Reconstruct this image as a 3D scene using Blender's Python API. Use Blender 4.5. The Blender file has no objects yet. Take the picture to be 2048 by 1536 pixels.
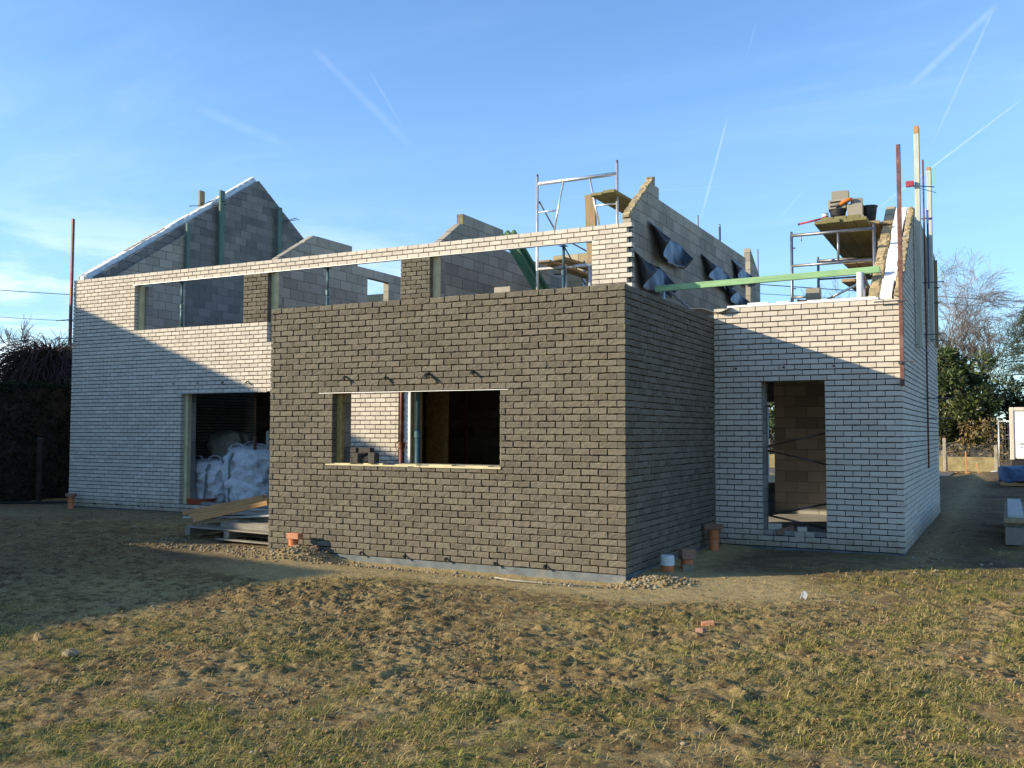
import bpy, math, random
import numpy as np
from mathutils import Vector, Matrix

rnd = random.Random(11)
SC = bpy.context.scene
COL = SC.collection
V3 = Vector

# ------------------------------------------------------------------ materials
class NT:
    """tiny helper round a node tree"""
    def __init__(s, tree):
        s.t = tree; s.n = tree.nodes; s.l = tree.links
    def node(s, typ, **kw):
        n = s.n.new(typ)
        for k, v in kw.items():
            setattr(n, k, v)
        return n
    def put(s, sock, v):
        if v is None: return
        if hasattr(v, 'is_linked') or isinstance(v, bpy.types.NodeSocket):
            s.l.new(v, sock)
        else:
            if isinstance(v, (tuple, list)) and sock.type == 'RGBA' and len(v) == 3:
                v = (*v, 1.0)
            sock.default_value = v
    def math(s, op, a, b=None, c=None, clamp=False):
        n = s.node('ShaderNodeMath', operation=op, use_clamp=clamp)
        s.put(n.inputs[0], a)
        if b is not None: s.put(n.inputs[1], b)
        if c is not None: s.put(n.inputs[2], c)
        return n.outputs[0]
    def vmath(s, op, a, b=None):
        n = s.node('ShaderNodeVectorMath', operation=op)
        s.put(n.inputs[0], a)
        if b is not None: s.put(n.inputs[1], b)
        return n.outputs['Value'] if op in ('DOT_PRODUCT', 'LENGTH') else n.outputs[0]
    def mix(s, f, a, b, blend='MIX'):
        n = s.node('ShaderNodeMix', data_type='RGBA', blend_type=blend)
        s.put(n.inputs[0], f); s.put(n.inputs[6], a); s.put(n.inputs[7], b)
        return n.outputs[2]
    def noise(s, vec, scale, detail=4, rough=.55, dist=0.0):
        n = s.node('ShaderNodeTexNoise')
        if vec is not None: s.put(n.inputs['Vector'], vec)
        n.inputs['Scale'].default_value = scale
        n.inputs['Detail'].default_value = detail
        n.inputs['Roughness'].default_value = rough
        n.inputs['Distortion'].default_value = dist
        return n.outputs['Fac']
    def ramp(s, f, lo, hi, a=0.0, b=1.0, smooth=True):
        n = s.node('ShaderNodeMapRange', interpolation_type='SMOOTHSTEP' if smooth else 'LINEAR')
        n.clamp = True
        s.put(n.inputs[0], f)
        for i, v in enumerate((lo, hi, a, b)):
            s.put(n.inputs[i + 1], v)
        return n.outputs[0]
    def mapping(s, vec, scale=(1, 1, 1), loc=(0, 0, 0), rot=(0, 0, 0)):
        n = s.node('ShaderNodeMapping')
        s.put(n.inputs['Vector'], vec)
        n.inputs['Location'].default_value = loc
        n.inputs['Rotation'].default_value = rot
        n.inputs['Scale'].default_value = scale
        return n.outputs[0]
    def bump(s, h, strength=.3, dist=.01):
        n = s.node('ShaderNodeBump')
        n.inputs['Strength'].default_value = strength
        n.inputs['Distance'].default_value = dist
        s.put(n.inputs['Height'], h)
        return n.outputs[0]

MATS = {}
def material(name, fn, rough=.8, metal=0.0, spec=.3, sss=None):
    m = bpy.data.materials.new(name)
    m.use_nodes = True
    t = NT(m.node_tree)
    b = m.node_tree.nodes['Principled BSDF']
    b.inputs['Roughness'].default_value = rough
    b.inputs['Metallic'].default_value = metal
    b.inputs['Specular IOR Level'].default_value = spec
    tc = t.node('ShaderNodeTexCoord')
    geo = t.node('ShaderNodeNewGeometry')
    t.obj = tc.outputs['Object']; t.uv = tc.outputs['UV']
    t.pos = geo.outputs['Position']; t.isl = geo.outputs['Random Per Island']
    r = fn(t)
    if isinstance(r, dict):
        for k, v in r.items():
            t.put(b.inputs[k], v)
    else:
        t.put(b.inputs['Base Color'], r)
    MATS[name] = m
    return m

def simple(col, var=.18, scale=9, dirt=None, dirt_amt=.5, bump=.0, bscale=40, isl=0.0, rough=None):
    def fn(t):
        n = t.noise(t.pos, scale, 5, .6)
        dark = tuple(c * (1 - var) for c in col); lite = tuple(min(1, c * (1 + var)) for c in col)
        c = t.mix(t.ramp(n, .3, .7), dark, lite)
        if isl:
            c = t.mix(isl, c, t.mix(t.isl, tuple(x * .55 for x in col), tuple(min(1, x * 1.4) for x in col)))
        if dirt:
            d = t.noise(t.pos, scale * .45, 6, .7)
            c = t.mix(t.ramp(d, .5, .72, 0, dirt_amt), c, dirt)
        out = {'Base Color': c}
        if rough is not None:
            out['Roughness'] = t.ramp(n, .3, .7, rough[0], rough[1])
        if bump:
            out['Normal'] = t.bump(t.noise(t.pos, bscale, 5, .6), bump, .01)
        return out
    return fn

def fn_white_brick(t):
    c = t.mix(t.isl, (.52, .462, .380), (.64, .575, .480))
    fine = t.noise(t.pos, 90, 5, .65)
    c = t.mix(t.ramp(fine, .52, .75, 0, .35), c, (.33, .29, .24))
    big = t.noise(t.pos, 1.1, 4, .6)
    c = t.mix(t.ramp(big, .45, .75, 0, .25), c, (.45, .40, .33))
    st = t.noise(t.mapping(t.pos, (7, 7, .6)), 1, 4, .6)
    c = t.mix(t.ramp(st, .6, .8, 0, .22), c, (.36, .31, .24))
    sz = t.node('ShaderNodeSeparateXYZ'); t.put(sz.inputs[0], t.pos)
    mud = t.math('ADD', sz.outputs[2], t.math('MULTIPLY', t.noise(t.pos, 5, 6, .75), .55))
    c = t.mix(t.ramp(mud, .20, .62, .75, 0), c, (.27, .215, .14))
    drop = t.noise(t.pos, 26, 4, .7)
    c = t.mix(t.ramp(drop, .70, .78, 0, .5), c, (.30, .26, .2))
    return {'Base Color': c, 'Normal': t.bump(fine, .35, .006)}
material('white_brick', fn_white_brick, .9, spec=.15)

def fn_dark_brick(t):
    c = t.mix(t.isl, (.128, .112, .085), (.190, .170, .130))
    fine = t.noise(t.pos, 55, 6, .7)
    c = t.mix(t.ramp(fine, .35, .7), t.mix(.35, c, (.07, .06, .05)), c)
    # mortar squeezed over the brick edges
    sx = t.node('ShaderNodeSeparateXYZ'); t.put(sx.inputs[0], t.uv)
    ey = t.math('ABSOLUTE', t.math('SUBTRACT', sx.outputs[1], .5))
    ex = t.math('ABSOLUTE', t.math('SUBTRACT', sx.outputs[0], .5))
    e = t.math('MAXIMUM', t.math('MULTIPLY', ey, 1.0), t.math('SUBTRACT', ex, .02))
    sm = t.noise(t.pos, 14, 5, .7)
    e2 = t.math('ADD', e, t.math('MULTIPLY', t.math('SUBTRACT', sm, .5), .55))
    c = t.mix(t.ramp(e2, .41, .57, 0, .55), c, (.28, .23, .14))
    spot = t.noise(t.pos, 4.0, 6, .75)
    c = t.mix(t.ramp(spot, .66, .78, 0, .5), c, (.25, .215, .16))
    return {'Base Color': c, 'Normal': t.bump(fine, .4, .010)}
material('dark_brick', fn_dark_brick, .93, spec=.12)

material('mortar', simple((.022, .021, .020), .3, 20, bump=.5), .95, spec=.1)
material('dark_mortar', simple((.042, .037, .029), .35, 25, dirt=(.13, .105, .06), dirt_amt=.45, bump=.5), .95, spec=.1)

def fn_block(t):
    c = t.mix(t.isl, (.235, .225, .205), (.40, .38, .335))
    f = t.noise(t.pos, 60, 6, .7)
    c = t.mix(t.ramp(f, .45, .8, 0, .5), c, (.20, .19, .17))
    b = t.noise(t.pos, .9, 5, .6)
    c = t.mix(t.ramp(b, .48, .7, 0, .5), c, (.46, .42, .335))
    return {'Base Color': c, 'Normal': t.bump(f, .6, .006)}
material('concrete_block', fn_block, .95, spec=.1)
def fn_block_dark(t):
    c = t.mix(t.isl, (.145, .142, .135), (.25, .24, .215))
    f = t.noise(t.pos, 60, 6, .7)
    c = t.mix(t.ramp(f, .45, .8, 0, .5), c, (.12, .12, .11))
    b = t.noise(t.pos, .8, 4, .6)
    c = t.mix(t.ramp(b, .52, .72, 0, .5), c, (.31, .29, .24))
    return {'Base Color': c, 'Normal': t.bump(f, .6, .006)}
material('grey_block', fn_block_dark, .95, spec=.1)
material('block_mortar', simple((.19, .17, .12), .25, 12, bump=.4), .95, spec=.1)

material('slab', simple((.36, .35, .33), .2, 4, dirt=(.2, .18, .15), bump=.3), .9)
material('foam', simple((.80, .80, .77), .06, 6, dirt=(.55, .52, .45), dirt_amt=.4), .8)
material('foam_cream', simple((.60, .52, .30), .12, 5, dirt=(.4, .36, .25), dirt_amt=.4), .85)
material('foil', simple((.62, .63, .60), .15, 9, dirt=(.4, .42, .4)), .45, spec=.5)
material('membrane', simple((.018, .022, .030), .35, 6, dirt=(.06, .06, .06), dirt_amt=.6, bump=.5, bscale=14), .36, spec=.7)
material('membrane_grey', simple((.17, .17, .17), .25, 6, dirt=(.3, .28, .25), bump=.2), .6, spec=.4)
material('flap_black', simple((.010, .010, .011), .2, 8), .6, spec=.3)
material('dpc', simple((.125, .145, .15), .25, 5, dirt=(.3, .26, .18), dirt_amt=.6), .7)

def wood(base, dark, weather=(.45, .42, .36), wamt=.4):
    def fn(t):
        v = t.mapping(t.uv, (2.2, 34, 1))
        n = t.noise(v, 1.0, 6, .65, .4)
        c = t.mix(t.ramp(n, .3, .7), dark, base)
        c = t.mix(t.math('MULTIPLY', t.isl, .25), c, tuple(x * .5 for x in base))
        w = t.noise(t.pos, 3.5, 6, .7)
        c = t.mix(t.ramp(w, .48, .72, 0, wamt), c, weather)
        return {'Base Color': c, 'Normal': t.bump(n, .3, .004)}
    return fn
material('wood_plank', wood((.36, .27, .15), (.24, .17, .09), (.40, .37, .30), .5), .8)
material('wood_green', wood((.26, .32, .17), (.15, .20, .095), (.36, .35, .26), .4), .8)
material('wood_moss', wood((.25, .225, .10), (.15, .14, .06), (.30, .27, .16), .4), .85)
material('wood_green_fresh', wood((.30, .50, .26), (.20, .36, .17), (.45, .52, .34), .4), .75)
material('wood_green_dark', wood((.105, .21, .10), (.055, .12, .055), (.16, .2, .13), .3), .75)
material('wood_orange', wood((.55, .31, .13), (.36, .18, .07), (.5, .36, .2), .3), .75)
material('wood_white', wood((.60, .62, .52), (.44, .46, .37), (.36, .42, .37), .5), .8)
material('wood_teal', wood((.13, .21, .17), (.08, .14, .11), (.20, .25, .22), .4), .75)
material('wood_grey', wood((.27, .245, .20), (.16, .145, .115), (.34, .32, .27), .4), .85)
material('wood_board', wood((.50, .50, .46), (.38, .38, .34), (.6, .6, .57), .4), .7)

material('steel_grey', simple((.25, .25, .26), .2, 12, dirt=(.18, .12, .08), dirt_amt=.45), .42, metal=.75, spec=.5)
material('galvanised', simple((.66, .67, .68), .12, 15, dirt=(.4, .4, .39), dirt_amt=.4), .38, metal=.7, spec=.5)
material('steel_dark', simple((.13, .13, .14), .3, 12, dirt=(.2, .11, .06), dirt_amt=.5), .5, metal=.5)
material('steel_red', simple((.17, .075, .06), .25, 14, dirt=(.33, .22, .17), dirt_amt=.7), .6, metal=.2)
material('steel_rust', simple((.16, .065, .04), .3, 14, dirt=(.3, .17, .1), dirt_amt=.6), .75, metal=.2)
material('prop_blue', simple((.05, .10, .125), .2, 10, dirt=(.25, .27, .27), dirt_amt=.5), .5, metal=.3)
material('prop_teal', simple((.085, .15, .155), .2, 10, dirt=(.33, .33, .31), dirt_amt=.6), .5, metal=.3)
material('lintel', simple((.62, .62, .60), .1, 8), .45, metal=.5)
material('red_paint', simple((.36, .05, .07), .15, 10, dirt=(.4, .2, .2), dirt_amt=.4), .5)
material('pvc_orange', simple((.52, .165, .06), .15, 7, dirt=(.42, .28, .17), dirt_amt=.5), .5)
material('brick_orange', simple((.50, .22, .12), .2, 20, dirt=(.5, .36, .25), dirt_amt=.6, bump=.5, bscale=60), .9)
material('brick_brown', simple((.26, .15, .105), .2, 20, dirt=(.4, .3, .22), dirt_amt=.6, bump=.5, bscale=60), .9)
material('pvc_white', simple((.62, .64, .64), .1, 7, dirt=(.4, .38, .34), dirt_amt=.5), .5)
material('rubber_black', simple((.018, .018, .019), .3, 9, dirt=(.12, .12, .12), dirt_amt=.6), .6)
material('tool_orange', simple((.75, .17, .03), .12, 9), .5)
def fn_bag(t):
    v = t.noise(t.pos, 2.6, 6, .6, .6)
    c = t.mix(t.ramp(v, .3, .75), (.62, .63, .64), (.84, .84, .84))
    d = t.noise(t.pos, 1.2, 5, .7)
    c = t.mix(t.ramp(d, .55, .75, 0, .5), c, (.38, .36, .33))
    return {'Base Color': c, 'Normal': t.bump(t.noise(t.pos, 6, 7, .68, 1.2), 1.0, .09)}
material('bag_white', fn_bag, .6)
material('bag_strap', simple((.16, .19, .17), .2, 20), .8)
material('sack_yellow', simple((.55, .43, .03), .2, 6), .6)
material('tub_red', simple((.42, .07, .035), .2, 6, dirt=(.4, .3, .25), dirt_amt=.4), .5)

material('bark', simple((.13, .105, .085), .3, 9, bump=.6, bscale=30), .95, spec=.1)
material('bark_pale', simple((.27, .235, .225), .3, 8, dirt=(.15, .12, .115), dirt_amt=.6), .9, spec=.1)
material('twig_dark', simple((.052, .040, .034), .3, 5), .95, spec=.05)
def leaf(a, b, c2, tr=.25):
    def fn(t):
        c = t.mix(t.isl, a, b)
        big = t.noise(t.pos, .8, 4, .6)
        c = t.mix(t.ramp(big, .5, .72, 0, .6), c, c2)
        return {'Base Color': c}
    return fn
material('leaf_laurel', leaf((.018, .034, .009), (.095, .122, .036), (.16, .135, .04)), .42, spec=.45)
material('leaf_cedar', leaf((.045, .075, .055), (.095, .13, .095), (.12, .12, .06)), .8, spec=.1)
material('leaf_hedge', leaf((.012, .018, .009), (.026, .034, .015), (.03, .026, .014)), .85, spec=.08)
material('leaf_dry', leaf((.17, .12, .05), (.28, .21, .09), (.21, .16, .06)), .85, spec=.1)
material('straw', leaf((.24, .175, .065), (.46, .345, .14), (.31, .225, .085)), .9, spec=.1)
material('grass', leaf((.14, .145, .028), (.25, .235, .05), (.29, .235, .075)), .8, spec=.15)
material('stone', simple((.27, .235, .17), .3, 18, isl=.5, bump=.5, bscale=50), .95, spec=.1)
material('pebble', simple((.25, .20, .125), .3, 18, isl=.5), .95, spec=.1)
material('concrete', simple((.34, .31, .245), .2, 5, dirt=(.2, .17, .09), dirt_amt=.7, bump=.3), .92, spec=.1)
material('concrete_stained', simple((.30, .245, .13), .25, 2.5, dirt=(.17, .145, .06), dirt_amt=.8, bump=.3), .92, spec=.1)
material('white_panel', simple((.80, .80, .78), .04, 3, dirt=(.62, .6, .55), dirt_amt=.3), .4, spec=.4)
material('trim_beige', simple((.60, .52, .42), .08, 5), .5)
material('tarp_blue', simple((.06, .10, .18), .3, 3, dirt=(.20, .27, .36), dirt_amt=.7, bump=.5, bscale=6), .5, spec=.4)
material('osb', simple((.33, .23, .08), .3, 22, dirt=(.24, .16, .05), dirt_amt=.5), .85)
material('render_beige', simple((.55, .47, .36), .1, 3), .9)
material('roof_tile', simple((.19, .08, .055), .3, 12, bump=.6), .85)
material('dark_glass', simple((.03, .035, .04), .1, 3), .1, spec=.6)
material('asphalt', simple((.13, .12, .105), .3, 3, dirt=(.25, .21, .15), dirt_amt=.6, bump=.4), .95)
material('cable_black', simple((.012, .012, .013), .1, 3), .6)

# ------------------------------------------------------------------ mesh builder
BASE = {}
def clip_poly(poly, a, b, c):
    """keep a*u + b*z <= c"""
    out = []
    for i in range(len(poly)):
        p, q = poly[i], poly[(i + 1) % len(poly)]
        fp = a * p[0] + b * p[1] - c; fq = a * q[0] + b * q[1] - c
        if fp <= 0: out.append(p)
        if (fp < 0 < fq) or (fq < 0 < fp):
            t = fp / (fp - fq)
            out.append((p[0] + t * (q[0] - p[0]), p[1] + t * (q[1] - p[1])))
    return out

class MB:
    def __init__(s):
        s.v = []; s.f = []; s.m = []; s.uv = []
    def face(s, pts, m=0, uv=None):
        i = len(s.v)
        s.v.extend([tuple(p) for p in pts])
        s.f.append(tuple(range(i, i + len(pts)))); s.m.append(m); s.uv.append(uv)
    def faces(s, pts, fs, m=0, uvs=None):
        i = len(s.v)
        s.v.extend([tuple(p) for p in pts])
        for k, f in enumerate(fs):
            s.f.append(tuple(i + j for j in f)); s.m.append(m)
            s.uv.append(uvs[k] if uvs else None)
    def obox(s, c, a, b, d, m=0, ch=0.0):
        """box, centre c, half-vectors a (longest), b, d; optional chamfer"""
        c, a, b, d = V3(c), V3(a), V3(b), V3(d)
        la, lb, ld = a.length, b.length, d.length
        if a.cross(b).dot(d) < 0: d = -d
        if ch <= 0:
            pts = [c + a * x + b * y + d * z for z in (-1, 1) for y in (-1, 1) for x in (-1, 1)]
            fs = [(0, 2, 3, 1), (4, 5, 7, 6), (0, 1, 5, 4), (2, 6, 7, 3), (0, 4, 6, 2), (1, 3, 7, 5)]
            dims = [(0, 1), (0, 1), (0, 2), (0, 2), (2, 1), (2, 1)]
            co = [(x, y, z) for z in (-1, 1) for y in (-1, 1) for x in (-1, 1)]
            L = (la, lb, ld)
            r0 = rnd.random() * 9
            uvs = []
            for f, (p, q) in zip(fs, dims):
                uvs.append([(co[j][p] * L[p] + r0, co[j][q] * L[q] + r0) for j in f])
            s.faces(pts, fs, m, uvs); return
        an, bn, dn = a / la, b / lb, d / ld
        ch = min(ch, la * .45, lb * .45, ld * .45)
        pts = []; idx = {}
        for x in (-1, 1):
            for y in (-1, 1):
                for z in (-1, 1):
                    for k in range(3):
                        L = [la, lb, ld]
                        for q in range(3):
                            if q != k: L[q] -= ch
                        idx[(x, y, z, k)] = len(pts)
                        pts.append(c + an * x * L[0] + bn * y * L[1] + dn * z * L[2])
        fs = []; uvs = []
        r0 = rnd.random() * 9
        def uvof(j):
            p = V3(pts[j]) - c
            return (p.dot(an) + r0, p.dot(bn) + p.dot(dn) + r0)
        for k in range(3):
            for sg in (-1, 1):
                q = []
                for (p1, p2) in ((-1, -1), (1, -1), (1, 1), (-1, 1)):
                    key = [0, 0, 0]; key[k] = sg; o = [i for i in range(3) if i != k]
                    key[o[0]] = p1; key[o[1]] = p2
                    q.append(idx[(*key, k)])
                if (sg < 0) != (k == 1): q.reverse()
                fs.append(tuple(q))
        for k in range(3):
            o = [i for i in range(3) if i != k]
            for s1 in (-1, 1):
                for s2 in (-1, 1):
                    q = []
                    for e, kk in ((-1, o[0]), (1, o[0]), (1, o[1]), (-1, o[1])):
                        key = [0, 0, 0]; key[k] = e; key[o[0]] = s1; key[o[1]] = s2
                        q.append(idx[(*key, kk)])
                    fs.append(tuple(q))
        for x in (-1, 1):
            for y in (-1, 1):
                for z in (-1, 1):
                    fs.append(tuple(idx[(x, y, z, k)] for k in range(3)))
        # fix orientation
        out = []
        for f in fs:
            P = [V3(pts[j]) for j in f]
            n = (P[1] - P[0]).cross(P[2] - P[0])
            mid = sum(P, V3()) / len(P) - c
            out.append(f if n.dot(mid) > 0 else tuple(reversed(f)))
        s.faces(pts, out, m, [[uvof(j) for j in f] for f in out])
    def box(s, lo, hi, m=0, ch=0.0):
        lo, hi = V3(lo), V3(hi); c = (lo + hi) / 2; h = (hi - lo) / 2
        ax = sorted([(h[i], i) for i in range(3)], reverse=True)
        vs = []
        for l, i in ax:
            v = V3(); v[i] = l; vs.append(v)
        s.obox(c, *vs, m=m, ch=ch)
    def bar(s, p, q, w, h, m=0, up=(0, 0, 1), ch=0.0):
        p, q = V3(p), V3(q); a = (q - p) / 2; up = V3(up)
        sd = a.cross(up)
        if sd.length < 1e-6: sd = a.cross(V3((0, 1, 0)))
        sd.normalize(); u = sd.cross(a).normalized()
        s.obox((p + q) / 2, a, sd * w / 2, u * h / 2, m, ch)
    def tube(s, pts, r, seg=8, m=0, cap=True):
        pts = [V3(p) for p in pts]; n = len(pts)
        rs = r if isinstance(r, (list, tuple)) else [r] * n
        i0 = len(s.v)
        prev = None
        for k in range(n):
            d = (pts[min(k + 1, n - 1)] - pts[max(k - 1, 0)])
            if d.length < 1e-9: d = V3((0, 0, 1))
            d.normalize()
            if prev is None:
                x = d.cross(V3((0, 0, 1)))
                if x.length < .05: x = d.cross(V3((0, 1, 0)))
            else:
                x = prev - d * prev.dot(d)
                if x.length < 1e-4: x = d.cross(V3((0, 1, 0)))
            x.normalize(); prev = x; y = d.cross(x)
            for j in range(seg):
                a = 2 * math.pi * j / seg
                s.v.append(tuple(pts[k] + (x * math.cos(a) + y * math.sin(a)) * rs[k]))
        for k in range(n - 1):
            for j in range(seg):
                a = i0 + k * seg + j; b = i0 + k * seg + (j + 1) % seg
                s.f.append((a, b, b + seg, a + seg)); s.m.append(m); s.uv.append(None)
        if cap:
            s.f.append(tuple(i0 + j for j in reversed(range(seg)))); s.m.append(m); s.uv.append(None)
            s.f.append(tuple(i0 + (n - 1) * seg + j for j in range(seg))); s.m.append(m); s.uv.append(None)
    def lathe(s, c, prof, seg=20, m=0, axis=(0, 0, 1), cap=True):
        """profile of (radius, height) along axis from c"""
        c = V3(c); ax = V3(axis).normalized()
        x = ax.cross(V3((0, 1, 0)) if abs(ax.y) < .9 else V3((1, 0, 0))).normalized(); y = ax.cross(x)
        i0 = len(s.v)
        for r, h in prof:
            for j in range(seg):
                a = 2 * math.pi * j / seg
                s.v.append(tuple(c + ax * h + (x * math.cos(a) + y * math.sin(a)) * r))
        for k in range(len(prof) - 1):
            for j in range(seg):
                a = i0 + k * seg + j; b = i0 + k * seg + (j + 1) % seg
                s.f.append((a, b, b + seg, a + seg)); s.m.append(m); s.uv.append(None)
        if cap:
            for k, rev in ((0, True), (len(prof) - 1, False)):
                if prof[k][0] > 1e-4:
                    r = [i0 + k * seg + j for j in range(seg)]
                    s.f.append(tuple(reversed(r)) if rev else tuple(r)); s.m.append(m); s.uv.append(None)
    def prism(s, poly, ext, m=0):
        """extrude a planar 3D polygon by the vector ext (poly wound so its normal is -ext)"""
        poly = [V3(p) for p in poly]; ext = V3(ext); n = len(poly)
        nn = V3()
        for i in range(n):
            nn += poly[i].cross(poly[(i + 1) % n])
        if nn.dot(ext) > 0: poly.reverse()
        pts = poly + [p + ext for p in poly]
        fs = [tuple(range(n)), tuple(reversed(range(n, 2 * n)))]
        for i in range(n):
            j = (i + 1) % n
            fs.append((j, i, n + i, n + j))
        s.faces(pts, fs, m)
    def sheet(s, fn, nu, nv, th=.004, m=0):
        """thin cloth: fn(u,v)->point, given a real thickness"""
        P = [[V3(fn(i / nu, j / nv)) for j in range(nv + 1)] for i in range(nu + 1)]
        def nrm(i, j):
            a = P[min(i + 1, nu)][j] - P[max(i - 1, 0)][j]; b = P[i][min(j + 1, nv)] - P[i][max(j - 1, 0)]
            n = a.cross(b); return n.normalized() if n.length > 1e-9 else V3((0, 0, 1))
        i0 = len(s.v); W = nv + 1; K = (nu + 1) * W
        N = [[nrm(i, j) for j in range(W)] for i in range(nu + 1)]
        for sg in (0, 1):
            for i in range(nu + 1):
                for j in range(W):
                    s.v.append(tuple(P[i][j] - N[i][j] * th * sg))
        def add(f):
            s.f.append(f); s.m.append(m); s.uv.append(None)
        for i in range(nu):
            for j in range(nv):
                a = i0 + i * W + j
                add((a, a + W, a + W + 1, a + 1)); add((a + K, a + K + 1, a + K + W + 1, a + K + W))
        for i in range(nu):
            a = i0 + i * W; add((a, a + K, a + K + W, a + W))
            a = i0 + i * W + nv; add((a, a + W, a + K + W, a + K))
        for j in range(nv):
            a = i0 + j; add((a, a + 1, a + K + 1, a + K))
            a = i0 + nu * W + j; add((a, a + K, a + K + 1, a + 1))
    def blob(s, c, r, seg=10, rings=6, m=0, jit=.15, rg=rnd):
        c = V3(c); r = V3(r) if hasattr(r, '__len__') else V3((r, r, r))
        i0 = len(s.v)
        for k in range(rings + 1):
            th = math.pi * k / rings
            for j in range(seg):
                a = 2 * math.pi * j / seg
                q = 1 + rg.uniform(-jit, jit)
                s.v.append((c.x + r.x * q * math.sin(th) * math.cos(a), c.y + r.y * q * math.sin(th) * math.sin(a), c.z + r.z * q * math.cos(th)))
        for k in range(rings):
            for j in range(seg):
                a = i0 + k * seg + j; b = i0 + k * seg + (j + 1) % seg
                s.f.append((a, a + seg, b + seg, b)); s.m.append(m); s.uv.append(None)
    def build(s, name, mats, parent=None, base=None, smooth=False, auto=None):
        mats = mats if isinstance(mats, (list, tuple)) else [mats]
        if parent is not None: base = BASE[parent.name]
        elif base is None:
            if s.v:
                A = np.array(s.v); lo, hi = A.min(0), A.max(0)
                base = ((lo[0] + hi[0]) / 2, (lo[1] + hi[1]) / 2, lo[2])
            else: base = (0, 0, 0)
        A = np.array(s.v, dtype=np.float64).reshape(-1, 3) - np.array(base)
        me = bpy.data.meshes.new(name)
        me.from_pydata(A.tolist(), [], s.f)
        for k in mats: me.materials.append(MATS[k])
        me.polygons.foreach_set('material_index', s.m)
        if any(u is not None for u in s.uv):
            ul = me.uv_layers.new(name='UVMap')
            flat = []
            for f, u in zip(s.f, s.uv):
                if u is None: flat.extend([.5, .5] * len(f))
                else:
                    for q in u: flat.extend(q)
            ul.data.foreach_set('uv', flat)
        if smooth:
            me.polygons.foreach_set('use_smooth', [True] * len(s.f))
        me.update()
        o = bpy.data.objects.new(name, me)
        COL.objects.link(o)
        if parent is not None:
            o.parent = parent
        else:
            o.location = base
        BASE[o.name] = tuple(base)
        return o

def tag(o, label=None, cat=None, group=None, kind=None):
    if label: o['label'] = label
    if cat: o['category'] = cat
    if group: o['group'] = group
    if kind: o['kind'] = kind
    return o
def thing(name, base, label, cat, group=None):
    o = bpy.data.objects.new(name, None); COL.objects.link(o)
    o.location = base; o.empty_display_size = .2
    BASE[o.name] = tuple(base)
    return tag(o, label, cat, group)
def copy_tree(o, loc=None, rotz=None, label=None, parent=None):
    c = o.copy(); COL.objects.link(c)
    if parent is not None: c.parent = parent
    if loc is not None: c.location = loc
    if rotz is not None: c.rotation_euler = (0, 0, rotz)
    if label: c['label'] = label
    for ch in [k for k in o.children]:
        copy_tree(ch, parent=c)
    return c
def fn_block_pale(t):
    c = t.mix(t.isl, (.28, .255, .205), (.43, .39, .315))
    f = t.noise(t.pos, 60, 6, .7)
    c = t.mix(t.ramp(f, .45, .8, 0, .4), c, (.24, .225, .2))
    b = t.noise(t.pos, 1.3, 5, .65)
    c = t.mix(t.ramp(b, .48, .7, 0, .45), c, (.50, .43, .31))
    return {'Base Color': c, 'Normal': t.bump(f, .6, .006)}
material('concrete_block_pale', fn_block_pale, .95, spec=.1)
def fn_osb_block(t):
    c = t.mix(t.isl, (.38, .31, .18), (.50, .43, .29))
    f = t.noise(t.pos, 30, 6, .7)
    c = t.mix(t.ramp(f, .45, .8, 0, .5), c, (.30, .22, .11))
    return {'Base Color': c, 'Normal': t.bump(f, .9, .015)}
material('raw_mortar', simple((.40, .32, .19), .35, 16, dirt=(.18, .15, .1), dirt_amt=.7, isl=.5, bump=.9, bscale=40), .95, spec=.1)
material('osb_block', fn_osb_block, .95, spec=.1)

def fn_dbp(t):
    c = t.mix(t.isl, (.10, .09, .075), (.16, .145, .12)); f = t.noise(t.pos, 55, 6, .7)
    return {'Base Color': t.mix(t.ramp(f, .35, .7), (.06, .05, .045), c), 'Normal': t.bump(f, .6, .012)}
material('dark_brick_loose', fn_dbp, .93, spec=.12)
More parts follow.
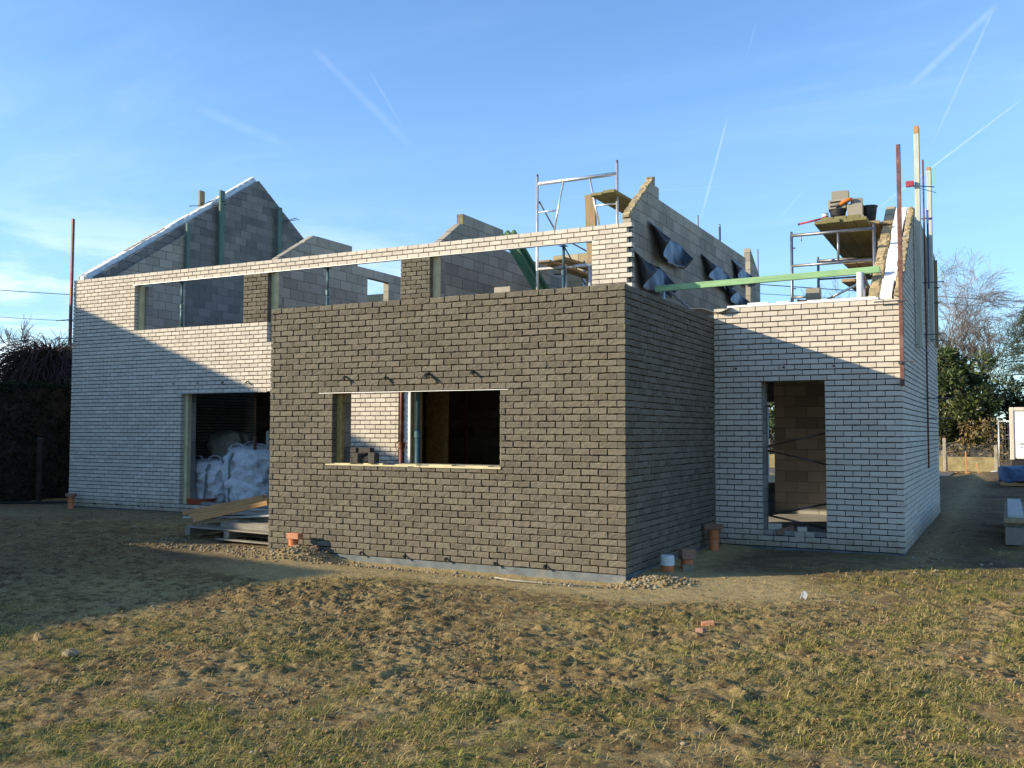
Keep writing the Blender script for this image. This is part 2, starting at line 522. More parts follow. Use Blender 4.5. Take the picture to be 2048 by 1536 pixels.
# ------------------------------------------------------------------ masonry
CH = .079
def brick_wall(mb, O, U, N, L, c0, c1, z0=0.0, ends=(0.0, 0.0), alt=(0.0, 0.0), bl=.22, ch=CH, joint=.011, depth=.1,
               openings=(), ztop=None, rough=0, mi=0, mm=1, core=(.03, .094), par=0, jit=.002, wob=0.0, phase=0.0, hj=None):
    """running-bond masonry from single bricks over a recessed mortar core.
    alt = how far every other course is pulled in at each end (corner bond / toothing)"""
    O = V3((O[0], O[1], 0)); U = V3((U[0], U[1], 0)); N = V3((N[0], N[1], 0)); Z = V3((0, 0, 1))
    P = lambda u, d, z: O + U * u - N * d + Z * z
    hj = joint if hj is None else hj
    flip = U.cross(Z).dot(N) < 0          # so that the front faces look along N
    for c in range(c0, c1):
        za = z0 + c * ch; zb = za + ch - joint; zm = (za + zb) / 2
        odd = (c + par) % 2
        us = ends[0] + (alt[0] if odd else 0); ue = L - ends[1] - (0 if odd else alt[1])
        iv = [(us, ue)]
        for (a, b, oz0, oz1) in openings:
            if oz0 <= zm <= oz1:
                nv = []
                for (p, q) in iv:
                    if b <= p or a >= q: nv.append((p, q)); continue
                    if a > p: nv.append((p, a))
                    if b < q: nv.append((b, q))
                iv = nv
        for (p, q) in iv:
            if q - p < .03: continue
            top = zb
            if ztop is None:
                mz = ch
                mb.obox(P((p + q) / 2, (core[0] + core[1]) / 2, za + ch / 2 - joint / 2), U * ((q - p) / 2 - .006), N * (core[1] - core[0]) / 2, Z * (ch / 2 + .0005), mm)
            k = math.floor((p - bl) / bl)
            cuts = []
            x = k * bl + (bl / 2 if odd else 0) + phase - bl
            while x < q + bl:
                if p + .035 < x < q - .035: cuts.append(x + rnd.uniform(-.003, .003))
                x += bl
            e = [p] + cuts + [q]
            for a, b in zip(e[:-1], e[1:]):
                a2 = a + (hj / 2 if a > p else 0); b2 = b - (hj / 2 if b < q else 0)
                if ztop is not None:
                    poly = [(a2, za), (b2, za), (b2, zb), (a2, zb)]
                    r = ztop(a2, b2, za, zb)
                    if r is None: continue
                    for h in r: poly = clip_poly(poly, *h) if poly else poly
                    if len(poly) < 3: continue
                    if max(v[1] for v in poly) - min(v[1] for v in poly) < .006: continue
                    if len(poly) != 4 or abs(sum(poly[i][0] * poly[(i + 1) % 4][1] - poly[(i + 1) % 4][0] * poly[i][1] for i in range(4)) / 2 - (b2 - a2) * (zb - za)) > 1e-6:
                        d0 = rnd.uniform(-jit, jit)
                        mb.prism([P(u, d0, z) for u, z in poly], -N * (depth + rnd.uniform(-.004, .004)), mi)
                        continue
                    mb.obox(P((a + b) / 2, (core[0] + core[1]) / 2, za + ch / 2 - joint / 2), U * ((b - a) / 2 - .002), N * (core[1] - core[0]) / 2, Z * (ch / 2 + .0005), mm)
                one_brick(mb, P, a2, b2, za + rnd.uniform(-wob, wob), zb + rnd.uniform(-wob, wob), depth, rough, mi, jit, flip)

def one_brick(mb, P, a, b, za, zb, depth, rough, mi, jit, flip):
    d0 = rnd.uniform(-jit, jit)
    if rough == 0:      # plain sawn block
        pts = [P(a, d0, za), P(b, d0, za), P(b, d0, zb), P(a, d0, zb), P(a, depth, za), P(b, depth, za), P(b, depth, zb), P(a, depth, zb)]
        fs = [(0, 1, 2, 3), (5, 4, 7, 6), (1, 5, 6, 2), (4, 0, 3, 7), (3, 2, 6, 7), (4, 5, 1, 0)]
        if flip: fs = [tuple(reversed(f)) for f in fs]
        mb.faces(pts, fs, mi); return
    if rough == 1: nx, nz, rj, dj, pull = 3, 1, .0022, .0016, .004
    else: nx, nz, rj, dj, pull = 5, 2, .0042, .0030, .0055
    pts = []; nxt = []
    # a thin pulled-back outline, then the inner face grid
    def g(i, j, inset, back):
        u = a + (b - a) * i / nx; z = za + (zb - za) * j / nz
        if i == 0: u += inset
        if i == nx: u -= inset
        if j == 0: z += inset
        if j == nz: z -= inset
        return u, z, back
    W = nz + 1
    jr = [[(rnd.uniform(-rj, rj), rnd.uniform(-rj, rj)) for j in range(W)] for i in range(nx + 1)]
    for i in range(nx + 1):
        for j in range(W):
            u, z, d = g(i, j, pull, 0)
            pts.append(P(u + jr[i][j][0], d0 + rnd.uniform(-dj, dj), z + jr[i][j][1]))
    ring = [(i, 0) for i in range(nx)] + [(nx, j) for j in range(nz)] + [(i, nz) for i in range(nx, 0, -1)] + [(0, j) for j in range(nz, 0, -1)]
    K = len(pts)
    for (i, j) in ring:
        u, z, d = g(i, j, 0, 0)
        pts.append(P(u + jr[i][j][0] * .8, d0 + pull * 1.1, z + jr[i][j][1] * .8))
    B = len(pts)
    for (i, j) in ring:
        u, z, d = g(i, j, 0, 0); pts.append(P(u, depth, z))
    uvp = lambda i, j: (i / nx, j / nz)
    fs = []; uv = []
    for i in range(nx):
        for j in range(nz):
            fs.append((i * W + j, (i + 1) * W + j, (i + 1) * W + j + 1, i * W + j + 1))
            uv.append([uvp(i, j), uvp(i + 1, j), uvp(i + 1, j + 1), uvp(i, j + 1)])
    n = len(ring)
    for k in range(n):
        k2 = (k + 1) % n
        i, j = ring[k]; i2, j2 = ring[k2]
        fs.append((i * W + j, K + k, K + k2, i2 * W + j2)); uv.append([uvp(i, j), uvp(i, j), uvp(i2, j2), uvp(i2, j2)])
        fs.append((K + k, B + k, B + k2, K + k2)); uv.append([(.5, .5)] * 4)
    fs.append(tuple(B + k for k in reversed(range(n)))); uv.append([(.5, .5)] * n)
    if flip: fs = [tuple(reversed(f)) for f in fs]; uv = [list(reversed(q)) for q in uv]
    mb.faces(pts, fs, mi, uv)

def block_wall(mb, O, U, N, L, zbase, n, ztop=None, openings=(), bl=.40, ch=.20, depth=.14, mi=0, mm=1, **k):
    brick_wall(mb, O, U, N, L, 0, n, z0=zbase, bl=bl, ch=ch, joint=.011, depth=depth, openings=openings, ztop=ztop,
               rough=0, mi=mi, mm=mm, core=(.004, depth - .004), jit=.0015, **k)

# ------------------------------------------------------------------ the house
house = thing('unfinished_house', (-6.0, 3.73, 0.0), 'half-built house of white and dark brown brick without a roof', 'house')
DB = ['dark_brick', 'dark_mortar']; WB = ['white_brick', 'mortar']; BK = ['concrete_block', 'block_mortar']; GB = ['grey_block', 'block_mortar']
YF = 3.73

# dark brick extension: front and right side
m = MB()
WIN = (1.08, 3.62, 1.175, 2.14)
brick_wall(m, (-5.24, 0), (1, 0), (0, -1), 5.24, 0, 42, alt=(0, .105), openings=[WIN], phase=5.24 % .22 - .11, rough=2, core=(.026, .094), wob=.0025, jit=.004)
front = m.build('brick_wall', DB, house)
front['label'] = 'dark brown brick front wall with one wide window opening'
m = MB()
brick_wall(m, (0, 0), (0, 1), (1, 0), 3.79, 0, 42, alt=(.105, 0), rough=2, core=(.026, .094), wob=.0025, jit=.004)
m.build('brick_wall', DB, house)['label'] = 'dark brown brick side wall in shade'
# the two corner voids left by the bond are filled by the pulled-in courses of the other wall
m = MB()
m.box((-5.2, .014, -.16), (-.012, .09, -.012)); m.build('foundation_strip', 'dpc', house)
m = MB(); m.box((-.09, .092, -.16), (-.014, 3.72, -.012)); m.build('foundation_strip', 'dpc', house)
m = MB()
block_wall(m, (-5.2, .17), (1, 0), (0, -1), 4.98, 0, 16, openings=[(1.12, 3.50, 1.15, 2.10)])
block_wall(m, (-.17, .32), (0, 1), (1, 0), 3.38, 0, 16)
m.build('inner_wall', BK, house)
m = MB(); m.box((-5.22, .06, 2.955), (-.20, 3.70, 3.10)); m.build('roof_slab', 'slab', house)
# window of the extension
m = MB(); m.box((-4.38, -.012, 2.118), (-1.50, .085, 2.124)); m.box((-4.38, .079, 2.124), (-1.50, .085, 2.2))
m.build('lintel', 'lintel', house)
m = MB(); m.box((-4.26, -.004, 1.160), (-2.75, .16, 1.178)); m.box((-2.74, -.018, 1.156), (-1.60, .16, 1.180))
for k in range(5): m.box((-4.2 + k * .52, .02, 1.178), (-4.2 + k * .52 + .33, .14, 1.188 + .006 * (k % 2)))
m.build('window_sill', 'foam_cream', house)
m = MB(); m.box((-4.17, .105, 1.19), (-4.075, .16, 2.112)); m.build('window_jamb', 'osb', house)

# main facade and right wing, white brick
m = MB()
OPN = [(3.28, 5.62, .15, 2.365), (8.53, 12.3, -.1, 2.37), (1.89, 4.94, 3.70, 4.655), (4.94, 5.50, 3.70, 4.655), (5.50, 9.20, 3.31, 4.655),
       (9.20, 12.20, 3.31, 4.655), (12.2, 13.0, -.1, 2.37)]
brick_wall(m, (-14.16, YF), (1, 0), (0, -1), 12.79 + .085, 0, 62, alt=(0, .085), openings=OPN, phase=12.875 % .22 - .11, rough=1, joint=.0130, hj=.0095, core=(.034, .094))
m.build('brick_wall', WB, house)['label'] = 'long white brick main front with a ribbon of upper windows'
for a, b in ((-9.27, -8.66), (-5.61, -5.0)):
    m = MB(); brick_wall(m, (a, YF), (1, 0), (0, -1), b - a, 42 if a > -6 else 47, 59, rough=2, core=(.026, .094), wob=.002, jit=.003)
    m.build('brick_pier', DB, house)['label'] = 'dark brown brick pier between upper windows'
m = MB()
brick_wall(m, (0.0, YF), (1, 0), (0, -1), 2.594, 0, 44, z0=-.02, ends=(.002, 0), alt=(0, .105), phase=2.594 % .22 - .11, openings=[(.682, 1.577, .125, 2.345)], rough=1, joint=.0130, hj=.0095, core=(.034, .094))
m.build('brick_wall', WB, house)['label'] = 'white brick front of the right wing with a tall door opening'
def rake_r(a, b, za, zb):
    um = (a + b) / 2
    if za > 5.23: return None
    if zb <= 3.44 + .70 * (a - .06): return []
    o = rnd.uniform(-.02, .02)
    return [(-.717, 1, 3.44 + o - .717 * .05)]
m = MB()
brick_wall(m, (2.594, YF), (0, 1), (1, 0), 7.67, 0, 67, z0=-.02, alt=(.105, 0), ztop=rake_r, rough=1, joint=.0130, hj=.0095, core=(.034, .094))
m.build('brick_wall', WB, house)['label'] = 'white brick right gable wall in shade with a sloping raw top'
m = MB()
for lo, hi in (((0.02, YF + .012, -.16), (2.582, YF + .09, -.032)), ((2.50, YF + .094, -.16), (2.582, 11.38, -.032)), ((-14.15, YF + .012, -.14), (-5.64, YF + .09, -.012))):
    m = MB(); m.box(lo, hi); m.build('foundation_strip', 'dpc', house)

# right gable: insulation and block leaf behind the brick
m = MB()
for i in range(6):
    ya, yb = 3.86 + i * .42, 3.86 + (i + 1) * .42 - .008
    o = (.05, -.03, .02, -.04, .03, 0)[i]
    m.prism([(2.31, ya, 3.0), (2.31, yb, 3.0), (2.31, yb, 3.47 + o + .72 * (yb - 3.86)), (2.31, ya, 3.47 + o + .72 * (ya - 3.86))], (.155 + .01 * (i % 2), 0, 0))
m.box((2.31, 6.38, 3.0), (2.46, 11.3, 5.2))
m.build('insulation', 'foam', house)
def rake_b(a, b, za, zb):
    if za > 5.2: return None
    if zb <= 3.42 + .717 * a: return []
    return [(-.717, 1, 3.42)]
m = MB(); block_wall(m, (2.13, 3.95), (0, 1), (-1, 0), 7.4, 0, 27, ztop=rake_b)
m.build('inner_wall', ['osb_block', 'block_mortar'], house)['label'] = 'yellowish block leaf of the right gable with a stepped raw top'
m = MB()
m.box((.20, YF - .004, 3.449), (2.30, YF + .15, 3.478)); m.box((.50, YF + .02, 3.478), (.80, YF + .13, 3.508)); m.box((.92, YF + .01, 3.478), (1.1, YF + .12, 3.50)); m.box((1.35, YF + .0, 3.478), (2.27, YF + .14, 3.492))
m.build('insulation', 'foam', house)['label'] = 'white foam strip on the right wing front'
m = MB()
block_wall(m, (0.0, YF + .2), (1, 0), (0, -1), 2.12, 0, 17, openings=[(.70, 1.56, .1, 2.32)])
m.build('inner_wall', BK, house)
m = MB(); m.box((.66, YF + .1, 2.346), (1.60, YF + .19, 2.40)); m.build('lintel', 'lintel', house)

# left gable
def rake_l(off, uo=0.0):
    def f(a, b, za, zb):
        a, b = a + uo, b + uo
        hs = []
        if zb > 4.93 + off + .655 * min(a, 10.5 - b): 
            hs = [(-.655, 1, 4.93 + off + .655 * uo), (.655, 1, 4.93 + off + .655 * (10.5 - uo))]
        if za > 4.93 + off + .655 * 5.25: return None
        return hs
    return f
m = MB(); brick_wall(m, (-14.16, YF + .102), (0, 1), (-1, 0), 10.4, 0, 106, ztop=rake_l(.02, .08), rough=1, joint=.0130, hj=.0095, core=(.034, .094), par=1)
m.build('brick_wall', WB, house)['label'] = 'white brick outer leaf of the left gable'
m = MB()
segs = [0.02, 1.18, 2.36, 3.02, 4.05, 5.25]
for i in range(5):
    a, b = segs[i], segs[i + 1] - .012
    oo = (.03, .0, .05, .02, .06)[i]
    z = lambda u: 4.93 + oo + .655 * u
    m.prism([(-14.04, 3.75 + a, 4.2), (-14.04, 3.75 + b, 4.2), (-14.04, 3.75 + b, z(b)), (-14.04, 3.75 + a, z(a))], (.13, 0, 0))
    a2, b2 = 10.5 - b, 10.5 - a
    m.prism([(-14.04, 3.75 + a2, 4.2), (-14.04, 3.75 + b2, 4.2), (-14.04, 3.75 + b2, z(10.5 - b2) - .05), (-14.04, 3.75 + a2, z(10.5 - a2) - .05)], (.13, 0, 0))
# ragged foil lip that hangs inwards over the block leaf
m2 = MB()
def lip(u, v):
    a = .05 + u * 5.15
    w = .135 + .03 * math.sin(a * 5.1) + .012 * math.sin(a * 13.7 + 1) + .008 * math.sin(a * 31)
    top = 4.985 + .655 * a + .014 * math.sin(a * 11) * math.sin(a * 3.1) + .008 * math.sin(a * 29)
    return V3((-13.895 + .055 * math.sin(v * 2.6) + .006 * math.sin(a * 9), 3.75 + a, top - v * w * 1.5 - .02))
m2.sheet(lip, 90, 4, .004)
gi = m.build('insulation', 'foam', house); gi['label'] = 'white foam boards along the left gable slope'
m2.build('foil_strip', 'foil', house, smooth=True)['label'] = 'pale foil strip curling over the left gable blocks'
m = MB()
block_wall(m, (-13.74, YF + .22), (0, 1), (1, 0), 10.2, 3.05, 27, ztop=rake_l(-.08, .2))
m.build('inner_wall', GB, house)['label'] = 'dark grey block inner leaf of the left gable'
m = MB()
def rl2(a, b, za, zb):
    if za > 4.80 + .655 * b: return None
    return [(-.655, 1, 4.80)] if zb > 4.80 + .655 * a else []
block_wall(m, (-13.665, YF + .30), (0, 1), (1, 0), 2.40, 3.05, 18, ztop=rl2, depth=.07)
m.build('inner_wall', ['concrete_block_pale', 'block_mortar'], house)['label'] = 'paler block lining in the low corner of the left gable'

# cross walls on the upper floor
def prof(segs, rk, z00=3.05):
    """segs: list of (u_end, top); rk: (slope, z at u=0, u_end)"""
    def f(a, b, za, zb):
        um = (a + b) / 2
        if um < rk[2]:
            lim = rk[1] + rk[0] * a
            if za > rk[1] + rk[0] * b - .06: return None
            h = [(-rk[0], 1, rk[1])] if zb > lim else []
            return h
        for ue, t in segs:
            if um < ue: return [] if zb <= t + .03 else None
        return None
    return f
m = MB()
block_wall(m, (-8.75, YF + .36), (0, 1), (1, 0), 9.9, 3.05, 14, ztop=prof([(2.3, 5.66), (2.66, 5.46), (9.9, 5.26)], (.60, 4.99, 1.1)), openings=[(2.97, 3.78, 4.05, 4.96)])
m.build('cross_wall', ['concrete_block_pale', 'block_mortar'], house)['label'] = 'grey block cross wall with a small opening, nearer the left gable'
m = MB()
block_wall(m, (-5.02, YF + .36), (0, 1), (1, 0), 9.9, 3.05, 14, ztop=prof([(2.25, 5.66), (9.9, 5.26)], (.67, 4.97, 1.0)))
m.build('cross_wall', ['concrete_block_pale', 'block_mortar'], house)['label'] = 'grey block cross wall behind the middle upper windows'
m = MB(); block_wall(m, (-4.86, 8.5), (1, 0), (0, -1), 3.3, 3.05, 12, openings=[(.0, .35, 4.6, 5.05)])
m.build('cross_wall', ['osb_block', 'block_mortar'], house)['label'] = 'sunlit pale block wall across the back of the upper floor'; m = MB()
block_wall(m, (-13.6, 10.4), (1, 0), (0, -1), 4.7, 3.05, 11)
m.build('cross_wall', ['osb_block', 'block_mortar'], house)['label'] = 'dim block wall across the upper floor at the far left'
# right gable of the main house above the wing: bare blocks
m = MB()
block_wall(m, (-1.37, YF + .17), (0, 1), (1, 0), 7.5, 3.0, 16, ztop=prof([(1.42, 5.82), (2.5, 5.72), (7.5, 5.62)], (.72, 5.05, 1.25), 3.0))
def pil(a, b, za, zb): return [(.55, 1, 5.9)]
gw = m.build('block_gable', ['concrete_block_pale', 'block_mortar'], house); gw['label'] = 'bare concrete block gable with black membrane flaps'
m = MB(); block_wall(m, (-1.37, 11.86), (0, 1), (1, 0), 1.0, 3.0, 15, ztop=pil); m.build('block_pier', ['concrete_block_pale', 'block_mortar'], house)
def raw_edge(x0, x1, pts, n, seed, s=.05):
    rg = random.Random(seed); m = MB()
    for k in range(n):
        f = (k + rg.uniform(-.3, .3)) / n; f = min(.999, max(0, f)); y = pts[0][0] + (pts[1][0] - pts[0][0]) * f; z = pts[0][1] + (pts[1][1] - pts[0][1]) * f
        w = (x1 - x0) * rg.uniform(.25, .5); x = rg.uniform(x0 + w, x1 - w); a = rg.uniform(.3, .9); b = rg.uniform(-.3, .3)
        m.obox((x, y, z + rg.uniform(-.02, .012)), V3((w, b * w, 0)), V3((0, math.cos(a), math.sin(a))) * s * rg.uniform(.6, 1.5), V3((0, -math.sin(a), math.cos(a))) * s * rg.uniform(.25, .55), ch=.008)
    m.build('raw_edge', 'raw_mortar', house)['label'] = 'rough mortar crust on the sloping raw wall top'
raw_edge(-1.51, -1.37, ((3.92, 5.06), (5.10, 5.93)), 46, 1, .055)
raw_edge(2.50, 2.594, ((3.80, 3.50), (6.25, 5.24)), 90, 2, .035)
raw_edge(2.13, 2.27, ((3.98, 3.46), (6.2, 5.02)), 60, 3, .05)
# floors and dark rooms behind
m = MB(); m.box((-13.7, YF + .23, 2.80), (-1.56, 14.0, 3.03)); m.box((-1.36, YF + .36, 2.75), (2.10, 11.28, 2.98)); m.box((-13.7, YF + .24, -.1), (-.2, 14.0, .10)); m.box((-.18, YF + .22, -.1), (2.1, 11.2, .095))
m.build('floor_slab', 'slab', house)
m = MB()
block_wall(m, (-13.7, YF + .22), (1, 0), (0, -1), 8.2, 0, 14, openings=[(2.87, 5.2, .1, 2.34)])
block_wall(m, (-13.7, 9.0), (1, 0), (0, -1), 10.6, .1, 13); block_wall(m, (-8.3, 4.12), (0, 1), (1, 0), 4.8, .1, 13)
block_wall(m, (-2.9, YF), (1, 0), (0, -1), 2.7, .1, 14)
m.box((-5.34, YF + .12, 2.55), (-2.9, YF + .32, 2.95))
block_wall(m, (-.06, 8.1), (1, 0), (0, -1), 2.1, .1, 13)
block_wall(m, (-3.0, 14.1), (1, 0), (0, -1), 3.0, 3.05, 6)
block_wall(m, (-13.7, 14.1), (1, 0), (0, -1), 12.2, .1, 24, openings=[(10.0, 11.7, .1, 2.2)])
block_wall(m, (-1.36, 11.3), (1, 0), (0, -1), 3.4, .1, 14, openings=[(.2, .75, .45, 2.2)])
m.build('inner_wall', BK, house)['label'] = 'dim block walls of the rooms inside'
for a, b, z0_, z1_ in ((-12.31, -12.20, 3.70, 4.66), (-8.70, -8.57, 3.70, 4.66), (-5.04, -4.91, 3.70, 4.66), (-10.94, -10.80, .12, 2.37)):
    m = MB(); m.box((a, YF + .11, z0_), (b, YF + .21, z1_)); m.build('cavity_closer', 'foam_cream', house)
m = MB()
block_wall(m, (-13.7, YF + .22), (1, 0), (0, -1), 12.1, 3.05, 8, openings=[(1.58, 4.47, 3.6, 5), (5.07, 8.1, 3.2, 5), (8.78, 11.75, 3.2, 5)])
m.build('inner_wall', BK, house)['label'] = 'block inner leaf behind the upper window ribbon'
m = MB(); m.box((-12.32, YF - .004, 4.652), (-1.90, YF + .09, 4.658)); m.box((-12.32, YF + .084, 4.658), (-1.9, YF + .09, 4.74)); m.build('lintel', 'lintel', house)['label'] = 'thin steel angle over the upper windows'
m = MB(); m.box((-10.98, YF - .004, 2.361), (-8.65, YF + .09, 2.366)); m.build('lintel', 'lintel', house)
# raw wall end inside the open extension
m = MB(); m.box((-5.74, YF + .102, .1), (-5.45, YF + .17, 2.36)); m.build('insulation', 'foam', house)['label'] = 'white insulation edge seen through the extension window'
m = MB()
m.box((-5.69, YF + .21, .1), (-5.365, YF + .33, 2.36))
for k in range(11): m.box((-5.70, YF + .2, .1 + k * .2), (-5.355, YF + .34, .29 + k * .2))
m.build('inner_wall', ['foam_cream'], house)['label'] = 'sunlit end of the block leaf seen through the extension window'
m = MB(); m.box((-5.7, 4.75, .1), (-5.25, 4.80, 2.78)); m.build('wall_board', 'osb', house)['label'] = 'dim yellow-brown board in the dark room'
# toothed ends of the white wall: dark bricks run past the foam
m = MB()
m.box((-5.625, YF + .06, .0), (-5.60, YF + .09, 2.36))
for c in range(0, 30):
    if c % 2: m.box((-5.625, YF + .065, c * CH), (-5.575, YF + .096, c * CH + .066), ch=.003)
m.build('toothing', 'dark_brick_loose', house)
m = MB(); m.box((-9.60, 4.98, 1.3), (-9.57, 5.06, 2.4))
for c in range(7): m.box((-9.62, 4.96, 1.36 + c * .158), (-9.54, 5.08, 1.425 + c * .158))
m.build('brick_pier', 'white_brick', house)['label'] = 'narrow toothed white brick edge in the dark of the left door'

# weep flaps, all small black tabs standing out of open joints
def flap(x, y, z, s, par):
    m = MB(); w = .035 * s
    m.sheet(lambda u, v: V3((x + (u - .5) * w * (1 + .5 * v) + .02 * v * s, y + .01 - v * .085 * s, z + .018 - (v ** 1.7) * .055 * s + .012 * math.sin(u * 3.1) * v)), 4, 5, .003)
    m.build('weep_flap', 'flap_black', par, smooth=True)
for x, z, s in ((-3.95, 2.325, 1.1), (-3.30, 2.30, 1.0), (-2.66, 2.335, 1.5), (-2.0, 2.345, 1.1)): flap(x, 0, z, s, house)
for x in (-4.75, -3.66, -2.98, -2.37, -1.68, -1.01): flap(x, 0, .02 + rnd.uniform(-.01, .01), .85, house)
for x, s in ((-11.1, .6), (-10.44, .6), (-9.77, .8), (-9.13, 1.0)): flap(x, YF, 2.56, s, house)
for x in (-13.32, -12.65, -12.01, -11.34): flap(x, YF, .075, .7, house)
for x in (.32, 1.01, 1.70): flap(x, YF, 2.54, .6, house)

# membrane trays hanging out of the block gable, curled at both ends
def tray(y0, y1, z, h, out, par, label, sag=.0, ph=0.0):
    m = MB()
    def fn(u, v):
        y = y0 + (y1 - y0) * u
        e = abs(2 * u - 1) ** 8
        L = h * (.70 + .16 * (1 - e) + .06 * math.sin(u * 6 + ph))
        a = .22 + 1.0 * e * (1 if u < .5 else .8)          # opening angle at the ends
        curl = out * (.75 + 1.5 * e + .25 * math.sin(u * 5 + ph * 2))
        zz = z - .10 * (u - .5) - L * v * (1 - .30 * e) - sag * math.sin(v * 2)
        x = -1.368 + .012 + curl * (v ** 1.05) + .03 * math.sin(u * 9 + ph) * v + .012 * math.sin(u * 23 + ph)
        return V3((x, y + (.18 * v * e * (1 if u < .5 else -1)), zz + .02 * math.sin(u * 7 + ph)))
    m.sheet(fn, 28, 10, .005)
    o = m.build('membrane_flap', 'membrane', par, smooth=True); o['label'] = label
tray(4.66, 6.50, 5.04, .60, .14, house, 'largest curled black membrane flap, near the top front of the block gable', ph=.3)
tray(3.95, 5.55, 4.42, .62, .14, house, 'curled black membrane flap low behind the white toothed pier', ph=1.7)
tray(7.75, 9.75, 5.02, .50, .12, house, 'curled black membrane flap in the middle of the block gable', ph=2.9)
tray(9.4, 11.0, 4.72, .45, .11, house, 'curled black membrane flap just above the parapet', ph=4.1)
tray(10.1, 11.6, 5.32, .45, .11, house, 'curled black membrane flap at the far end of the block gable', ph=5.2)
# ------------------------------------------------------------------ poles, props and scaffolding
def clampbar(mb, p, q, r=.011):
    mb.tube([p, q], r, 7)
def steel_profile(name, x, y, z0, z1, w, mat, label, cat, tilt=(0, 0), clamps=()):
    t = thing(name, (x, y, z0), label, cat)
    m = MB(); m.bar((x, y, z0), (x + tilt[0], y + tilt[1], z1), w, w, 0, up=(0, 1, 0), ch=.004); m.build('body', mat, t)
    for (zc, dx, dy, l) in clamps:
        f = (zc - z0) / (z1 - z0); cx, cy = x + tilt[0] * f, y + tilt[1] * f
        m = MB(); m.tube([(cx - dx * l, cy - dy * l - w * .7, zc), (cx + dx * .1, cy + dy * .1 - w * .7, zc + .004)], .010, 6)
        m.box((cx - w * .8, cy - w * .8, zc - .012), (cx + w * .8, cy + w * .8, zc + .012)); m.build('clamp', 'steel_dark', t)
    return t
steel_profile('corner_profile', 2.60, 3.685, 2.24, 5.56, .055, 'steel_red', 'red-brown square steel profile clamped to the right front corner of the white wing', 'steel profile', clamps=((3.40, 1, 0, .34), (2.55, 0, 1, .1), (2.57, -1, 0, .16)))
steel_profile('corner_profile', -14.185, 3.69, 3.47, 6.24, .055, 'steel_red', 'thin dark steel profile standing at the left front corner of the house', 'steel profile', clamps=((4.02, 1, 0, .42), (3.62, 1, 0, .42)))
steel_profile('corner_profile', 2.645, 7.62, 1.0, 6.36, .028, 'steel_rust', 'slim rusty steel profile tied along the shaded right gable between two boards', 'steel profile', clamps=((2.2, -1, 0, .45), (1.86, -1, 0, .4), (4.2, -1, 0, .3), (3.3, -1, 0, .3)))
steel_profile('corner_profile', 2.65, 10.45, 3.3, 5.05, .065, 'wood_plank', 'short brown profile at the far end of the right gable', 'steel profile', clamps=((4.5, 1, 0, .12), (4.2, 1, 0, .12)))
def gable_board(x, y, z0, z1, w, th, label, mat, cl, top=None, dx=0.0):
    t = thing('timber_board', (x, y, z0), label, 'timber', 'boards braced against the gables')
    m = MB(); m.bar((x, y, z0), (x + dx, y, z1), th, w, 0, up=(0, 1, 0), ch=.004); m.build('board', mat, t)
    if top:
        m = MB(); m.bar((x + dx, y, z1 + .002), (x + dx, y, z1 + top), th, w, 0, up=(0, 1, 0), ch=.003); m.build('raw_end', 'wood_orange', t)
    for (a, b, r) in cl:
        m = MB(); m.tube([a, b], r, 6); m.build('tie_rod', 'steel_dark', t)
    return t
gable_board(2.665, 6.05, 2.95, 6.36, .15, .075, 'tallest pale board rising above the right gable, raw wood end on top', 'wood_white', [((2.50, 5.95, 5.54), (2.9, 6.2, 5.52), .008), ((2.62, 5.9, 2.99), (2.70, 7.3, 2.96), .010)], top=.12)
gable_board(2.665, 8.82, 3.28, 6.45, .18, .075, 'second pale board behind the tallest one on the right gable', 'wood_white', [((2.3, 8.7, 5.55), (2.72, 8.7, 5.55), .012), ((2.66, 8.5, 3.30), (2.95, 8.9, 3.28), .010)], top=.06)
t = thing('line_clamp', (2.55, 5.98, 5.53), 'small pink-red clamp on the tallest pale board', 'clamp')
m = MB(); m.box((2.50, 5.90, 5.50), (2.62, 5.965, 5.59), ch=.008); m.build('jaw', 'red_paint', t); m = MB(); m.tube([(2.56, 5.93, 5.52), (2.9, 6.6, 5.52)], .006, 6); m.build('rod', 'galvanised', t)
t = thing('spirit_level', (2.69, 7.60, 4.1), 'blue straight-edge standing beside the slim rusty profile', 'straight edge')
m = MB(); m.bar((2.70, 7.66, 4.1), (2.70, 7.66, 5.45), .03, .05, up=(0, 1, 0), ch=.003); m.build('body', 'tarp_blue', t); m = MB(); m.bar((2.70, 7.66, 5.452), (2.70, 7.66, 5.47), .034, .054, up=(0, 1, 0)); m.build('end_cap', 'rubber_black', t)
gable_board(-13.60, 7.52, 5.62, 7.67, .16, .06, 'tall green board inside the left gable with a clamp across its top', 'wood_teal', [((-14.4, 7.5, 7.36), (-13.45, 7.52, 7.40), .012), ((-14.4, 7.2, 7.30), (-13.5, 7.60, 7.33), .010)])
gable_board(-13.60, 9.66, 6.3, 7.70, .16, .06, 'green board on the right slope of the left gable', 'wood_teal', [((-13.75, 9.7, 7.28), (-13.5, 10.25, 7.52), .012), ((-13.55, 9.72, 7.3), (-13.5, 10.35, 7.50), .010)])
gable_board(-14.23, 7.45, 5.2, 7.72, .17, .06, 'short board end showing outside the left gable beside the clamp', 'wood_plank', [])
gable_board(-13.58, 6.40, 5.4, 6.62, .10, .06, 'thin blue-green post in the left gable where pale and dark blocks meet', 'wood_teal', [])

